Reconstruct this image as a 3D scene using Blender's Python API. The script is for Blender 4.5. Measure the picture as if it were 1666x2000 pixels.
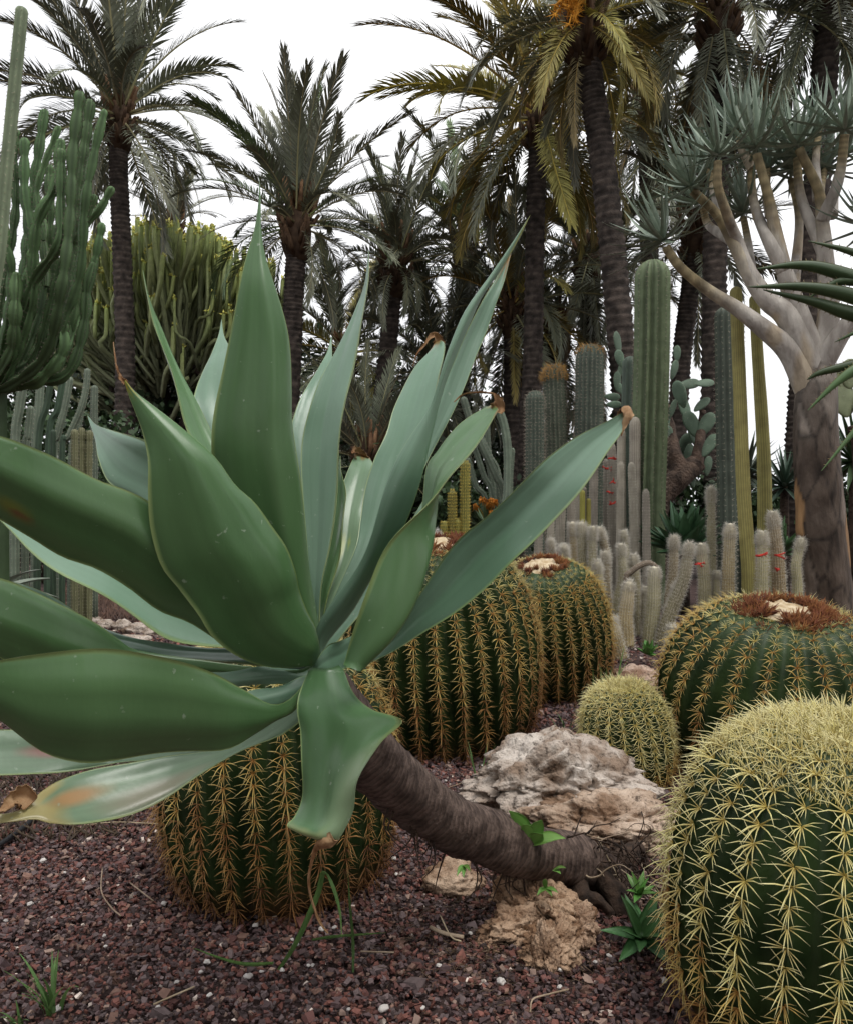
import bpy, math, random
import numpy as np
from mathutils import Vector, Matrix, noise as mn
random.seed(7); rng = np.random.default_rng(7)
for o in list(bpy.data.objects): bpy.data.objects.remove(o)
SC = bpy.context.scene; COL = SC.collection
R = math.radians

# ---------------------------------------------------------------- camera, sky, sun, exposure
FPX, CX, CY, CAMH = 1573.0, 833.0, 1000.0, 1.05          # focal length in photo pixels, centre, eye height
cam = bpy.data.cameras.new('camera'); camo = bpy.data.objects.new('camera', cam); COL.objects.link(camo)
cam.sensor_fit = 'HORIZONTAL'; cam.sensor_width = 36; cam.lens = 36 * FPX / 1666
cam.clip_end = 2000; cam.clip_start = 0.02
camo.location = (0, 0, CAMH); camo.rotation_euler = (R(90), 0, 0); SC.camera = camo
w = bpy.data.worlds.new('World'); SC.world = w; w.use_nodes = True
nt = w.node_tree; nt.nodes.clear()
wo = nt.nodes.new('ShaderNodeOutputWorld'); bg = nt.nodes.new('ShaderNodeBackground')
sky = nt.nodes.new('ShaderNodeTexSky'); sky.sky_type = 'NISHITA'; sky.sun_disc = False
sky.sun_elevation = R(58); sky.sun_rotation = R(150); sky.dust_density = 4; sky.air_density = 1.2
hs = nt.nodes.new('ShaderNodeHueSaturation'); hs.inputs['Saturation'].default_value = 0.25
mx = nt.nodes.new('ShaderNodeMix'); mx.data_type = 'RGBA'; mx.inputs[0].default_value = 0.80
cl = nt.nodes.new('ShaderNodeTexNoise'); cl.inputs['Scale'].default_value = 1.6; cl.inputs['Detail'].default_value = 5
cr = nt.nodes.new('ShaderNodeValToRGB')                   # even overcast: soft paler and greyer cloud
cr.color_ramp.elements[0].position = .36; cr.color_ramp.elements[0].color = (8.3, 8.5, 8.9, 1)
cr.color_ramp.elements[1].position = .65; cr.color_ramp.elements[1].color = (13.2, 13.2, 13.3, 1)
nt.links.new(sky.outputs[0], hs.inputs['Color']); nt.links.new(hs.outputs[0], mx.inputs[6])
nt.links.new(cl.outputs['Fac'], cr.inputs[0]); nt.links.new(cr.outputs[0], mx.inputs[7])
nt.links.new(mx.outputs[2], bg.inputs[0]); bg.inputs[1].default_value = 0.10
nt.links.new(bg.outputs[0], wo.inputs[0])
sun = bpy.data.lights.new('sun', 'SUN'); sun.energy = 1.5; sun.angle = R(25); sun.color = (1, .97, .92)
suno = bpy.data.objects.new('sun', sun); COL.objects.link(suno)
suno.rotation_euler = Vector((-.25, .35, -1)).to_track_quat('-Z', 'Y').to_euler()
SC.view_settings.view_transform = 'Standard'; SC.view_settings.look = 'None'
SC.view_settings.exposure = 0.22; SC.view_settings.gamma = 1
SC.cycles.max_bounces = 4; SC.cycles.diffuse_bounces = 2; SC.cycles.glossy_bounces = 1; SC.cycles.transmission_bounces = 2
SC.cycles.use_adaptive_sampling = True; SC.cycles.adaptive_threshold = 0.025

# ---------------------------------------------------------------- helpers
def P(x, y, d): return np.array([(x - CX) / FPX * d, d, CAMH + (CY - y) / FPX * d])
def PP(pts, d=None): return np.array([P(p[0], p[1], p[2] if len(p) > 2 else d) for p in pts])
def px(n, d): return n / FPX * d
def catmull(A, n):
    A = np.asarray(A, float); k = len(A)
    if k == 2: return A[0] + (A[1] - A[0]) * np.linspace(0, 1, n)[:, None]
    E = np.vstack([2 * A[0] - A[1], A, 2 * A[-1] - A[-2]])
    t = np.linspace(0, k - 1 - 1e-9, n); i = t.astype(int); f = (t - i)[:, None]
    p0, p1, p2, p3 = E[i], E[i + 1], E[i + 2], E[i + 3]
    return .5 * (2 * p1 + (p2 - p0) * f + (2 * p0 - 5 * p1 + 4 * p2 - p3) * f * f + (3 * p1 - p0 - 3 * p2 + p3) * f ** 3)
def nrm(v): return v / np.maximum(np.linalg.norm(v, axis=-1, keepdims=True), 1e-9)
class Geo:
    def __init__(s): s.V = []; s.F = {}; s.C = []; s.n = 0
    def add(s, V, F, col=(1, 1, 1)):
        V = np.asarray(V, float); s.V.append(V)
        for f in (F if isinstance(F, list) else [F]):
            f = np.asarray(f, int)
            if len(f): s.F.setdefault(f.shape[1], []).append(f + s.n)
        col = np.asarray(col, float)
        s.C.append(np.broadcast_to(col, (len(V), 3)) if col.ndim == 1 else col); s.n += len(V); return s
    def mesh(s, name, off=(0, 0, 0), smooth=True):
        V = np.vstack(s.V) - np.asarray(off); C = np.vstack(s.C)
        me = bpy.data.meshes.new(name); me.vertices.add(len(V)); me.vertices.foreach_set('co', V.ravel())
        Fs = [np.vstack(v) for v in s.F.values()]
        L = np.concatenate([f.ravel() for f in Fs]); tot = np.concatenate([np.full(len(f), f.shape[1]) for f in Fs])
        st = np.concatenate([[0], np.cumsum(tot)[:-1]])
        me.loops.add(len(L)); me.loops.foreach_set('vertex_index', L.astype(np.int32))
        me.polygons.add(len(tot)); me.polygons.foreach_set('loop_start', st.astype(np.int32))
        me.polygons.foreach_set('use_smooth', np.full(len(tot), smooth)); me.update(calc_edges=True)
        a = me.color_attributes.new('Col', 'FLOAT_COLOR', 'POINT')
        a.data.foreach_set('color', np.hstack([C, np.ones((len(C), 1))]).ravel().astype(np.float32))
        return me
def tag(o, label=None, cat=None, group=None, kind=None):
    if label: o['label'] = label
    if cat: o['category'] = cat
    if group: o['group'] = group
    if kind: o['kind'] = kind
    return o
def empty(name, loc, label, cat, group=None):
    o = bpy.data.objects.new(name, None); o.location = loc; o.empty_display_size = .1; COL.objects.link(o)
    o['wloc'] = [float(c) for c in loc]
    return tag(o, label, cat, group)
def put(name, me, mat, parent=None, loc=None, mw=None):
    o = bpy.data.objects.new(name, me); COL.objects.link(o)
    if mat and not me.materials: me.materials.append(mat)
    if parent: o.parent = parent
    if mw is not None: o.matrix_local = mw
    elif loc is not None: o.location = loc
    return o
def root_of(o):
    while o.parent: o = o.parent
    return o
def part(name, geo, mat, parent, kind=None, smooth=True):
    o = put(name, geo.mesh(name, list(root_of(parent)['wloc']), smooth), mat, parent)
    if kind: o['kind'] = kind
    return o
def single(name, geo, mat, loc, label, cat, group=None, kind=None, smooth=True):
    o = put(name, geo.mesh(name, loc, smooth), mat, None, loc); o['wloc'] = [float(c) for c in loc]
    return tag(o, label, cat, group, kind)

def mat(name, c1=(.5, .5, .5), c2=None, scale=8, rough=.6, bump=0, bscale=40, attr=False, rand=0, spec=.3, trans=0,
        stretch=(1, 1, 1), detail=4, sss=0, dist=.01, lo=.35, hi=.65, vor=0, specks=0, dust=0):
    m = bpy.data.materials.new(name); m.use_nodes = True; n = m.node_tree; N = n.nodes; b = N['Principled BSDF']
    b.inputs['Roughness'].default_value = rough; b.inputs['Specular IOR Level'].default_value = spec
    tc = N.new('ShaderNodeTexCoord'); mp = N.new('ShaderNodeMapping'); mp.inputs['Scale'].default_value = stretch
    n.links.new(tc.outputs['Object'], mp.inputs[0])
    nz = N.new('ShaderNodeTexNoise'); nz.inputs['Scale'].default_value = scale; nz.inputs['Detail'].default_value = detail
    n.links.new(mp.outputs[0], nz.inputs['Vector'])
    rp = N.new('ShaderNodeValToRGB'); rp.color_ramp.elements[0].position = lo; rp.color_ramp.elements[1].position = hi
    rp.color_ramp.elements[0].color = (*c1, 1); rp.color_ramp.elements[1].color = (*(c2 or c1), 1)
    n.links.new(nz.outputs['Fac'], rp.inputs[0]); out = rp.outputs[0]
    dst = None
    if dust:        # pale dust and tiny scars
        dn = N.new('ShaderNodeTexNoise'); dn.inputs['Scale'].default_value = 70; dn.inputs['Detail'].default_value = 3; n.links.new(tc.outputs['Object'], dn.inputs['Vector'])
        dr = N.new('ShaderNodeValToRGB'); dr.color_ramp.elements[0].position = .70; dr.color_ramp.elements[1].position = .76; dr.color_ramp.elements[1].color = (.55, .55, .55, 1); dr.color_ramp.elements[0].color = (0, 0, 0, 1); n.links.new(dn.outputs['Fac'], dr.inputs[0]); dst = dr.outputs[0]
    if specks:      # dark lichen and pits
        sn = N.new('ShaderNodeTexNoise'); sn.inputs['Scale'].default_value = 34; sn.inputs['Detail'].default_value = 8; sn.inputs['Roughness'].default_value = .7; n.links.new(mp.outputs[0], sn.inputs['Vector'])
        sr = N.new('ShaderNodeValToRGB'); sr.color_ramp.elements[0].position = .36; sr.color_ramp.elements[0].color = (.22, .21, .20, 1); sr.color_ramp.elements[1].position = .46; sr.color_ramp.elements[1].color = (1, 1, 1, 1)
        n.links.new(sn.outputs['Fac'], sr.inputs[0]); sm = N.new('ShaderNodeMix'); sm.data_type = 'RGBA'; sm.blend_type = 'MULTIPLY'; sm.inputs[0].default_value = 1
        n.links.new(out, sm.inputs[6]); n.links.new(sr.outputs[0], sm.inputs[7]); out = sm.outputs[2]
    if attr:
        at = N.new('ShaderNodeAttribute'); at.attribute_name = 'Col'
        mu = N.new('ShaderNodeMix'); mu.data_type = 'RGBA'; mu.blend_type = 'MULTIPLY'; mu.inputs[0].default_value = 1
        n.links.new(out, mu.inputs[6]); n.links.new(at.outputs['Color'], mu.inputs[7]); out = mu.outputs[2]
    if rand:
        oi = N.new('ShaderNodeObjectInfo'); mr = N.new('ShaderNodeMapRange')
        mr.inputs[3].default_value = 1 - rand; mr.inputs[4].default_value = 1 + rand
        h = N.new('ShaderNodeHueSaturation'); n.links.new(oi.outputs['Random'], mr.inputs[0])
        n.links.new(mr.outputs[0], h.inputs['Value']); n.links.new(out, h.inputs['Color']); out = h.outputs[0]
        mr2 = N.new('ShaderNodeMapRange'); mr2.inputs[3].default_value = .5 - rand * .06; mr2.inputs[4].default_value = .5 + rand * .03
        n.links.new(oi.outputs['Random'], mr2.inputs[0]); n.links.new(mr2.outputs[0], h.inputs['Hue'])
    if dst is not None:
        dm = N.new('ShaderNodeMix'); dm.data_type = 'RGBA'; n.links.new(dst, dm.inputs[0]); n.links.new(out, dm.inputs[6]); dm.inputs[7].default_value = (.36, .42, .33, 1); out = dm.outputs[2]
    n.links.new(out, b.inputs['Base Color'])
    if bump:
        bz = N.new('ShaderNodeTexVoronoi' if vor else 'ShaderNodeTexNoise'); bz.inputs['Scale'].default_value = bscale
        if not vor: bz.inputs['Detail'].default_value = 6
        n.links.new(mp.outputs[0], bz.inputs['Vector'])
        bp = N.new('ShaderNodeBump'); bp.inputs['Strength'].default_value = bump; bp.inputs['Distance'].default_value = dist
        n.links.new(bz.outputs[0], bp.inputs['Height']); n.links.new(bp.outputs[0], b.inputs['Normal'])
    if trans:
        tr = N.new('ShaderNodeBsdfTranslucent'); ms = N.new('ShaderNodeMixShader'); ms.inputs[0].default_value = trans
        n.links.new(out, tr.inputs['Color']); n.links.new(b.outputs[0], ms.inputs[1]); n.links.new(tr.outputs[0], ms.inputs[2])
        n.links.new(ms.outputs[0], N['Material Output'].inputs[0])
    return m

def frames(path):
    path = np.asarray(path, float); T = nrm(np.gradient(path, axis=0))
    a = np.array([1., 0, 0]) if abs(T[0][0]) < .8 else np.array([0, 1., 0])
    U = np.zeros_like(path); u = nrm(a - T[0] * (a @ T[0]))
    for i in range(len(path)):
        u = nrm(u - T[i] * (u @ T[i])); U[i] = u
    return T, U, np.cross(T, U)
def grid_faces(r, c, wrap=True):
    i = np.arange(r - 1)[:, None]; j = np.arange(c if wrap else c - 1)[None, :]; j2 = (j + 1) % c
    return np.stack([i * c + j, i * c + j2, (i + 1) * c + j2, (i + 1) * c + j], -1).reshape(-1, 4)
def tube(path, rad, sides=8, prof=None, cap=True):
    path = np.asarray(path, float); n = len(path); rad = np.broadcast_to(np.asarray(rad, float), (n,))
    T, U, W = frames(path); th = np.linspace(0, 2 * np.pi, sides, endpoint=False)
    k = np.ones((n, sides)) if prof is None else np.broadcast_to(prof, (n, sides))
    V = path[:, None] + (rad[:, None] * k)[..., None] * (np.cos(th)[None, :, None] * U[:, None] + np.sin(th)[None, :, None] * W[:, None])
    V = V.reshape(-1, 3); F = [grid_faces(n, sides)]
    if cap:
        V = np.vstack([V, path[:1], path[-1:]]); j = np.arange(sides); j2 = (j + 1) % sides; b = (n - 1) * sides
        F.append(np.stack([j2, j, np.full(sides, n * sides)], -1)); F.append(np.stack([b + j, b + j2, np.full(sides, n * sides + 1)], -1))
    return V, F
def smooth_path(pts, n): return catmull(np.asarray(pts), n)
def column(pts, r, ribs=10, dep=.18, n=26, seg=0, segamp=.1, taper=.85, spr=4, sharp=1.0, capk=1.1):
    """ribbed cactus stem with a rounded top; returns geometry and the areoles along the rib edges"""
    path = smooth_path(pts, n); L = np.concatenate([[0], np.cumsum(np.linalg.norm(np.diff(path, axis=0), axis=1))]); tot = L[-1]
    rad = r * (1 + (taper - 1) * L / tot)
    if seg: rad = rad * (1 + segamp * np.abs(np.sin(np.pi * L / seg)) - segamp)
    T = nrm(path[-1] - path[-2]); a = np.linspace(0, np.pi / 2 * .97, 7)[1:]; rt = rad[-1]
    path = np.vstack([path, path[-1] + T * (np.sin(a) * rt * capk)[:, None]]); rad = np.concatenate([rad, rt * np.cos(a)])
    S = ribs * spr; th = np.linspace(0, 2 * np.pi, S, endpoint=False)
    pr = 1 - dep * np.abs(np.sin(ribs * th / 2)) ** sharp
    V, F = tube(path, rad, S, pr[None]); TT, U, W = frames(path)
    return V, F, (path, rad, TT, U, W, ribs)
def areoles(info, spacing, tmin=0.0):
    path, rad, T, U, W, ribs = info; L = np.concatenate([[0], np.cumsum(np.linalg.norm(np.diff(path, axis=0), axis=1))])
    s = np.arange(tmin * L[-1], L[-1], spacing); th = np.arange(ribs) / ribs * 2 * np.pi
    f = lambda A: np.stack([np.interp(s, L, A[:, k]) for k in range(3)], -1)
    p, t, u, v = f(path), nrm(f(T)), nrm(f(U)), nrm(f(W)); r = np.interp(s, L, rad)
    nn = np.cos(th)[None, :, None] * u[:, None] + np.sin(th)[None, :, None] * v[:, None]
    pos = p[:, None] + nn * r[:, None, None]
    return pos.reshape(-1, 3), nn.reshape(-1, 3), np.repeat(t[:, None], ribs, 1).reshape(-1, 3)
def needles(g, pos, d, ln, wd, cb, ct):
    """straight thin three-sided spines"""
    pos = np.asarray(pos); n = len(pos)
    if not n: return
    d = nrm(d); a = nrm(np.cross(d, np.where(np.abs(d[:, 2:]) < .9, [[0, 0, 1.]], [[1., 0, 0]]))); b = np.cross(d, a)
    ln = np.broadcast_to(ln, (n,))[:, None]
    V = np.stack([pos + a * wd, pos - a * wd * .5 + b * wd * .87, pos - a * wd * .5 - b * wd * .87, pos + d * ln], 1).reshape(-1, 3)
    i = np.arange(n)[:, None] * 4; F = np.concatenate([i + [[0, 1, 3]], i + [[1, 2, 3]], i + [[2, 0, 3]]])
    cb = np.broadcast_to(cb, (n, 3)); ct = np.broadcast_to(ct, (n, 3))
    g.add(V, F, np.stack([cb, cb, cb, ct], 1).reshape(-1, 3))
def tufts(g, info, spacing, k, ln, wd, cb, ct, spread=.9, tmin=0, jit=.3, down=0.0):
    pos, nn, t = areoles(info, spacing, tmin); side = np.cross(nn, t)
    for _ in range(k):
        q = rng.normal(0, spread, (len(pos), 2)); d = nn + side * q[:, :1] + t * (q[:, 1:] - down)
        needles(g, pos - nn * .002, d, ln * (1 + rng.uniform(-jit, jit, len(pos))), wd, cb, ct)
def ground_pt(x, d): return np.array([(x - CX) / FPX * d, d, 0.0])
def gy(d): return CY + CAMH * FPX / d
def gd(y): return CAMH * FPX / (y - CY)

# ---------------------------------------------------------------- materials
WH = (1, 1, 1)
m_ground = mat('ground_soil', (.045, .026, .024), (.095, .060, .054), 14, .9, .6, 120, dist=.01)
m_gravel = mat('gravel', (.75, .75, .75), WH, 60, .85, .3, 220, attr=True, dist=.002)
m_pebble = mat('pale_pebble', (.45, .41, .38), (.66, .62, .58), 40, .7, .3, 200, rand=.3, dist=.002)
m_agave = mat('agave_leaf', (.74, .82, .76), (1.10, 1.06, 1.10), 4, .33, .12, 90, attr=True, spec=.6, stretch=(1, 1, .4), dist=.003, dust=1)
m_dry = mat('dry_leaf', (.20, .085, .03), (.44, .28, .15), 30, .7, .5, 120, dist=.004)
m_bark = mat('agave_trunk_bark', (.055, .035, .027), (.175, .122, .098), 30, .8, .9, 130, attr=True, dist=.004)
m_root = mat('dark_root', (.018, .012, .009), (.065, .04, .027), 30, .9, .8, 60)
m_barrel = mat('barrel_skin', (.014, .030, .008), (.036, .064, .018), 9, .5, .15, 90, attr=True, spec=.3)
m_spine = mat('spine', (.85, .85, .85), WH, 30, .5, attr=True, spec=.3, rand=.12)
m_wool = mat('crown_wool', (.42, .30, .17), (.66, .55, .38), 40, .95, .6, 200, dist=.004)
m_flower = mat('dried_flower', (.75, .75, .75), WH, 50, .8, attr=True, rand=.35)
m_rock = mat('limestone', (.26, .19, .14), (.58, .52, .465), 6, .9, 1.0, 75, specks=1, attr=True, detail=8, dist=.015, lo=.40, hi=.56)
m_frond = mat('palm_frond', (.70, .75, .72), (1.12, 1.08, 1.0), 1.5, .5, attr=True, rand=.38, spec=.35)
m_ptrunk = mat('palm_trunk', (.022, .017, .014), (.075, .058, .048), 7, .9, .6, 40, attr=True, dist=.02)
m_boot = mat('leaf_base', (.12, .06, .03), (.26, .15, .08), 9, .85, attr=True)
m_cact = mat('cactus_skin', (.80, .80, .80), (1.1, 1.1, 1.1), 9, .6, .1, 60, attr=True, rand=.15)
m_hair = mat('spine_hair', (.9, .9, .9), WH, 30, .7, attr=True)
m_aloebark = mat('aloe_tree_bark', (.25, .225, .20), (.46, .43, .39), 9, .8, .8, 28, attr=True, stretch=(1, 1, .35), dist=.02)
m_succ = mat('succulent_leaf', (.80, .84, .82), (1.08, 1.05, 1.05), 8, .45, attr=True, rand=.2, spec=.4)
m_grass = mat('grass_blade', (.75, .8, .75), (1.1, 1.1, 1), 12, .5, attr=True, trans=.25)
m_leafy = mat('shrub_leaf', (.7, .7, .7), (1.2, 1.2, 1.1), 3, .5, attr=True)
m_wood = mat('old_wood', (.030, .020, .015), (.10, .066, .048), 9, .9, 1, 30, attr=True, dist=.03)
m_red = mat('red_flower', (.45, .02, .02), (.62, .05, .03), 20, .5)
m_hose = mat('rubber_hose', (.012, .012, .013), (.02, .02, .022), 20, .45)
m_straw = mat('dry_straw', (.22, .16, .10), (.42, .33, .23), 20, .8, rand=.3)

# ---------------------------------------------------------------- ground
g = Geo(); xs = np.concatenate([[-600, -60, -12], np.linspace(-5, 5, 41), [12, 60, 600]])
ys = np.concatenate([[-60, -8], np.linspace(0, 10, 41), [16, 60, 900]])
GX, GY = np.meshgrid(xs, ys); Z = np.array([mn.noise((x * .9, y * .9, 3)) * .016 - .02 for x, y in zip(GX.ravel(), GY.ravel())])
g.add(np.stack([GX.ravel(), GY.ravel(), Z], -1), grid_faces(len(ys), len(xs), False))
single('ground', g, m_ground, (0, 0, 0), 'dark reddish soil under the volcanic gravel bed', 'ground', kind='structure')

def stones(N, x0, x1, y0, y1, s0, s1):
    T = np.array([[x, y, z] for x in (-.72, .72) for y in (-.72, .72) for z in (-.72, .72)])
    F = np.array([[0, 1, 3, 2], [4, 6, 7, 5], [0, 4, 5, 1], [2, 3, 7, 6], [0, 2, 6, 4], [1, 5, 7, 3]])
    sz = rng.uniform(s0, s1, N) * rng.choice([.6, .8, 1, 1.25], N)
    V = T[None] * rng.uniform(.6, 1.15, (N, 8, 1)) + rng.normal(0, .20, (N, 8, 3)); V[:, :, 2] *= .62; V[:, :, 0] *= 1.15
    a = rng.uniform(0, 6.28, N); b = rng.normal(0, .5, N)
    x = V[:, :, 0]; z = V[:, :, 2]; V[:, :, 0], V[:, :, 2] = x * np.cos(b)[:, None] - z * np.sin(b)[:, None], x * np.sin(b)[:, None] + z * np.cos(b)[:, None]
    x = V[:, :, 0].copy(); y = V[:, :, 1].copy()
    V[:, :, 0] = x * np.cos(a)[:, None] - y * np.sin(a)[:, None]; V[:, :, 1] = x * np.sin(a)[:, None] + y * np.cos(a)[:, None]
    V *= sz[:, None, None]
    V += np.stack([rng.uniform(x0, x1, N), rng.uniform(y0, y1, N), rng.uniform(-.010, .006, N)], -1)[:, None]
    pal = np.array([[.090, .045, .042], [.135, .062, .052], [.075, .054, .058], [.10, .080, .084], [.040, .030, .031], [.135, .085, .070], [.20, .15, .13], [.48, .44, .41]])
    c = pal[rng.choice(8, N, p=[.21, .14, .21, .16, .13, .09, .050, .010])] * rng.uniform(.75, 1.3, (N, 1)) * [1.62, 1.48, 1.38]
    g.add(V.reshape(-1, 3), (np.arange(N)[:, None, None] * 8 + F[None]).reshape(-1, 4), np.repeat(c, 8, 0))
g = Geo(); stones(95000, -1.8, 1.8, 1.0, 3.3, .0036, .0086); stones(900, -1.8, 1.8, 1.0, 3.3, .011, .019); stones(26000, -2.7, 2.7, 3.2, 4.9, .006, .012); stones(26000, -4.2, 4.2, 3.3, 8.5, .009, .017)
single('gravel', g, m_gravel, (0, 0, 0), 'dark red and purple volcanic gravel covering the ground', 'gravel', kind='stuff', smooth=False)

# ---------------------------------------------------------------- big agave
ag = empty('agave_plant', ground_pt(1190, 2.3), 'large blue-green agave rosette on a leaning bare trunk', 'agave')
GLA = np.array([.165, .270, .190])
def blade(L, Rr, M, thick=.009, n=44, c=25, col=GLA, tipc=None, margin=(.36, .44, .16), tipu=.86, spot=None, keel=1.45, wav=.004):
    L, Rr, M = (catmull(A, n) for A in (L, Rr, M)); v = np.linspace(-1, 1, c); u = np.linspace(0, 1, n)
    q = lambda A, B: A[:, None] * B[None, :, None]
    hump = 1 - np.abs(v) ** keel
    S = q(L, (1 - v) / 2) + q(Rr, (1 + v) / 2) + q(M - (L + Rr) / 2, hump)
    du = np.gradient(S, axis=0); dv = np.gradient(S, axis=1); Nn = nrm(np.cross(du, dv))
    wid = np.linalg.norm(L - Rr, axis=1)
    ph = rng.uniform(0, 6)
    S = S + Nn * (wav * np.sin(u[:, None] * 19 + ph + np.sign(v)[None] * 1.3) * np.abs(v)[None] ** 4 * np.sin(np.pi * u)[:, None])[..., None]
    S = S + Nn * (wid[:, None] * .007 * np.sin(v * 8 + ph)[None] * np.sin(np.pi * u)[:, None])[..., None]
    t = (thick * (1.15 - .75 * u)[:, None] * np.sqrt(np.clip(1 - v ** 4, 0, 1))[None] * np.clip(wid / .05, .12, 1)[:, None] + .0008)[..., None]
    A = (S + Nn * t / 2).reshape(-1, 3); B = (S - Nn * t / 2).reshape(-1, 3)
    F = grid_faces(n, c, False); k = n * c
    e0 = np.arange(n - 1) * c; e1 = e0 + c - 1
    rim = np.concatenate([np.stack([e0 + c, e0, e0 + k, e0 + c + k], -1), np.stack([e1, e1 + c, e1 + c + k, e1 + k], -1),
                          np.stack([np.arange(c - 1), np.arange(1, c), np.arange(1, c) + k, np.arange(c - 1) + k], -1)])
    C = np.broadcast_to(np.asarray(col, float), (n, c, 3)).copy()
    st = np.array([mn.noise((7 * x, ph * 9, 0)) for x in v * 1.3])            # faint lengthwise streaks of bloom
    C *= (1 + .13 * st)[None, :, None]
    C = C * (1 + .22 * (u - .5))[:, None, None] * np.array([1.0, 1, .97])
    e = np.clip((np.abs(v) - .972) / .03 * .8, 0, 1)[None, :, None]; C = C * (1 - e) + np.array(margin) * e
    if tipc is not None:
        nz = np.array([[mn.noise((a * 6, b * 2.2, ph)) for b in v] for a in u]) * .09
        s = np.clip((u[:, None] + nz + .05 * np.abs(v)[None] - tipu) / .07, 0, 1)[..., None]; C = C * (1 - s) + np.array(tipc) * s
    if spot:
        for (su, sv, sr, sc) in spot:
            dd = np.sqrt(((u - su)[:, None] * 4) ** 2 + (v - sv)[None] ** 2) ; s = np.clip((sr - dd) / (sr * .6), 0, 1)[..., None]
            C = C * (1 - s) + np.array(sc) * s
    C = C.reshape(-1, 3)
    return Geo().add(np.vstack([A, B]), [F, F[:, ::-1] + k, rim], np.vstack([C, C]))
def leaf(st, d, bulge=.12, tilt=0, mf=.5, **kw):
    """st: edge points of the leaf from base to tip, seen in the photograph; d: distances along it"""
    k = len(st); ds = np.interp(np.linspace(0, 1, k), np.linspace(0, 1, len(d)), d); L, Rr, M = [], [], []
    for s, dd in zip(st, ds):
        a = P(s[0], s[1], dd); b = P(s[2], s[3], dd); wd = np.linalg.norm(a - b)
        L.append(P(s[0], s[1], dd + tilt * wd / 2)); Rr.append(P(s[2], s[3], dd - tilt * wd / 2))
        x, y = s[0] * (1 - mf) + s[2] * mf, s[1] * (1 - mf) + s[3] * mf
        M.append(P(x, y, dd + tilt * wd * (.5 - mf) - bulge * wd))
    c0 = P(627, 1296, 1.375); jj = P(*(np.array(st[0][:2]) + st[0][2:]) / 2, ds[0]) - c0
    if np.linalg.norm(jj) > .01: L.insert(0, c0 + (L[0] - c0) * .25); Rr.insert(0, c0 + (Rr[0] - c0) * .25); M.insert(0, c0 + (M[0] - c0) * .25)
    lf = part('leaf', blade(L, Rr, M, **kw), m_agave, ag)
    return lf
def leaf3(st, **kw):
    A = [PP([s[0]])[0] for s in st]; M = [PP([s[1]])[0] for s in st]; B = [PP([s[2]])[0] for s in st]
    return part('leaf', blade(A, B, M, **kw), m_agave, ag)
def dry_tip(lf, pts, r, n=30):
    """withered tip: a thin twisted, crumpled ribbon"""
    p = catmull(PP(pts), n); rad = np.maximum(catmull(np.array(r)[:, None], n)[:, 0], .0007); T, U, W = frames(p); sd = rng.uniform(0, 9)
    tw = np.linspace(0, 2.6, n) + .5 * np.array([mn.noise((k * .35, sd, 1)) for k in range(n)]); A = U * np.cos(tw)[:, None] + W * np.sin(tw)[:, None]; B = -U * np.sin(tw)[:, None] + W * np.cos(tw)[:, None]
    j1 = np.array([mn.noise((k * .8, sd, 4)) for k in range(n)]) * .5 + 1; j2 = np.array([mn.noise((k * .8, sd, 8)) for k in range(n)]) * .5 + 1
    g = blade(p + A * (rad * j1)[:, None], p - A * (rad * j2)[:, None], p + B * (rad * .9)[:, None], thick=.0018, n=n, c=9, col=(1, 1, 1), margin=(1, 1, 1), wav=.002)
    o = part('dry_tip', g, m_dry, lf); o['label'] = 'withered brown curled leaf tip'
GRN = np.array([.085, .172, .066]); PAL = np.array([.185, .285, .175]); TAN = (.32, .17, .06)
# leaves at the back first
leaf([(560,1250,600,1180),(480,1180,540,1080),(400,1090,480,980),(330,1020,410,920),(270,975,350,890),(215,945,295,863),(196,900,245,848),(187,865,212,838),(178,835,188,829),(171,812,172,812)], (1.42,1.55,1.72), -.12, .5)
leaf([(540,1240,600,1180),(470,1100,540,1050),(420,980,480,950),(390,890,440,890),(365,830,413,845),(345,765,385,785),(325,705,355,725),(308,650,328,670),(295,605,307,625),(286,570,291,578),(279,528,280,528)], (1.42,1.5,1.64), -.2, -.9, col=GRN*1.2)
leaf([(560,1220,600,1180),(490,1080,590,1060),(430,960,550,950),(395,860,520,850),(378,800,490,790),(383,760,470,740),(397,720,458,700),(414,690,450,678),(427,655,438,655),(433,622,433,622)], (1.46,1.6,1.78), -.12)
leaf([(600,1230,620,1200),(585,1050,640,1040),(572,950,640,940),(565,860,630,860),(578,800,640,790),(600,755,648,745),(622,718,650,715),(638,690,649,692),(648,655,648,655)], (1.46,1.6,1.75), -.15)
lf = leaf([(612,1240,628,1230),(622,1180,655,1175),(640,1110,690,1110),(650,1060,704,1060),(657,1010,710,1010),(663,965,722,965),(676,928,729,925),(688,900,728,905),(697,885,722,893)], (1.44,1.55,1.68), -.12, col=PAL, tipc=TAN, tipu=.93, spot=[(.42,-.25,.30,(.34,.40,.12)),(.44,.25,.12,(.34,.40,.12))])
dry_tip(lf, [(710,905,1.67),(704,890,1.66),(698,878,1.65),(688,884,1.64)], [.016,.014,.010,.003])
lf = leaf([(622,1240,640,1230),(660,1150,700,1160),(695,1070,750,1080),(703,1020,775,1020),(712,955,800,960),(730,900,820,900),(755,850,835,840),(768,800,848,790),(785,760,858,740),(810,718,866,700),(838,688,868,672),(850,668,862,664)], (1.44,1.6,1.82), -.1, .4, tipc=TAN, tipu=.945)
dry_tip(lf, [(858,672,1.82),(856,660,1.82),(848,653,1.81),(832,668,1.80),(815,690,1.79),(806,715,1.79)], [.014,.010,.006,.003,.002,.001])
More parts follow.
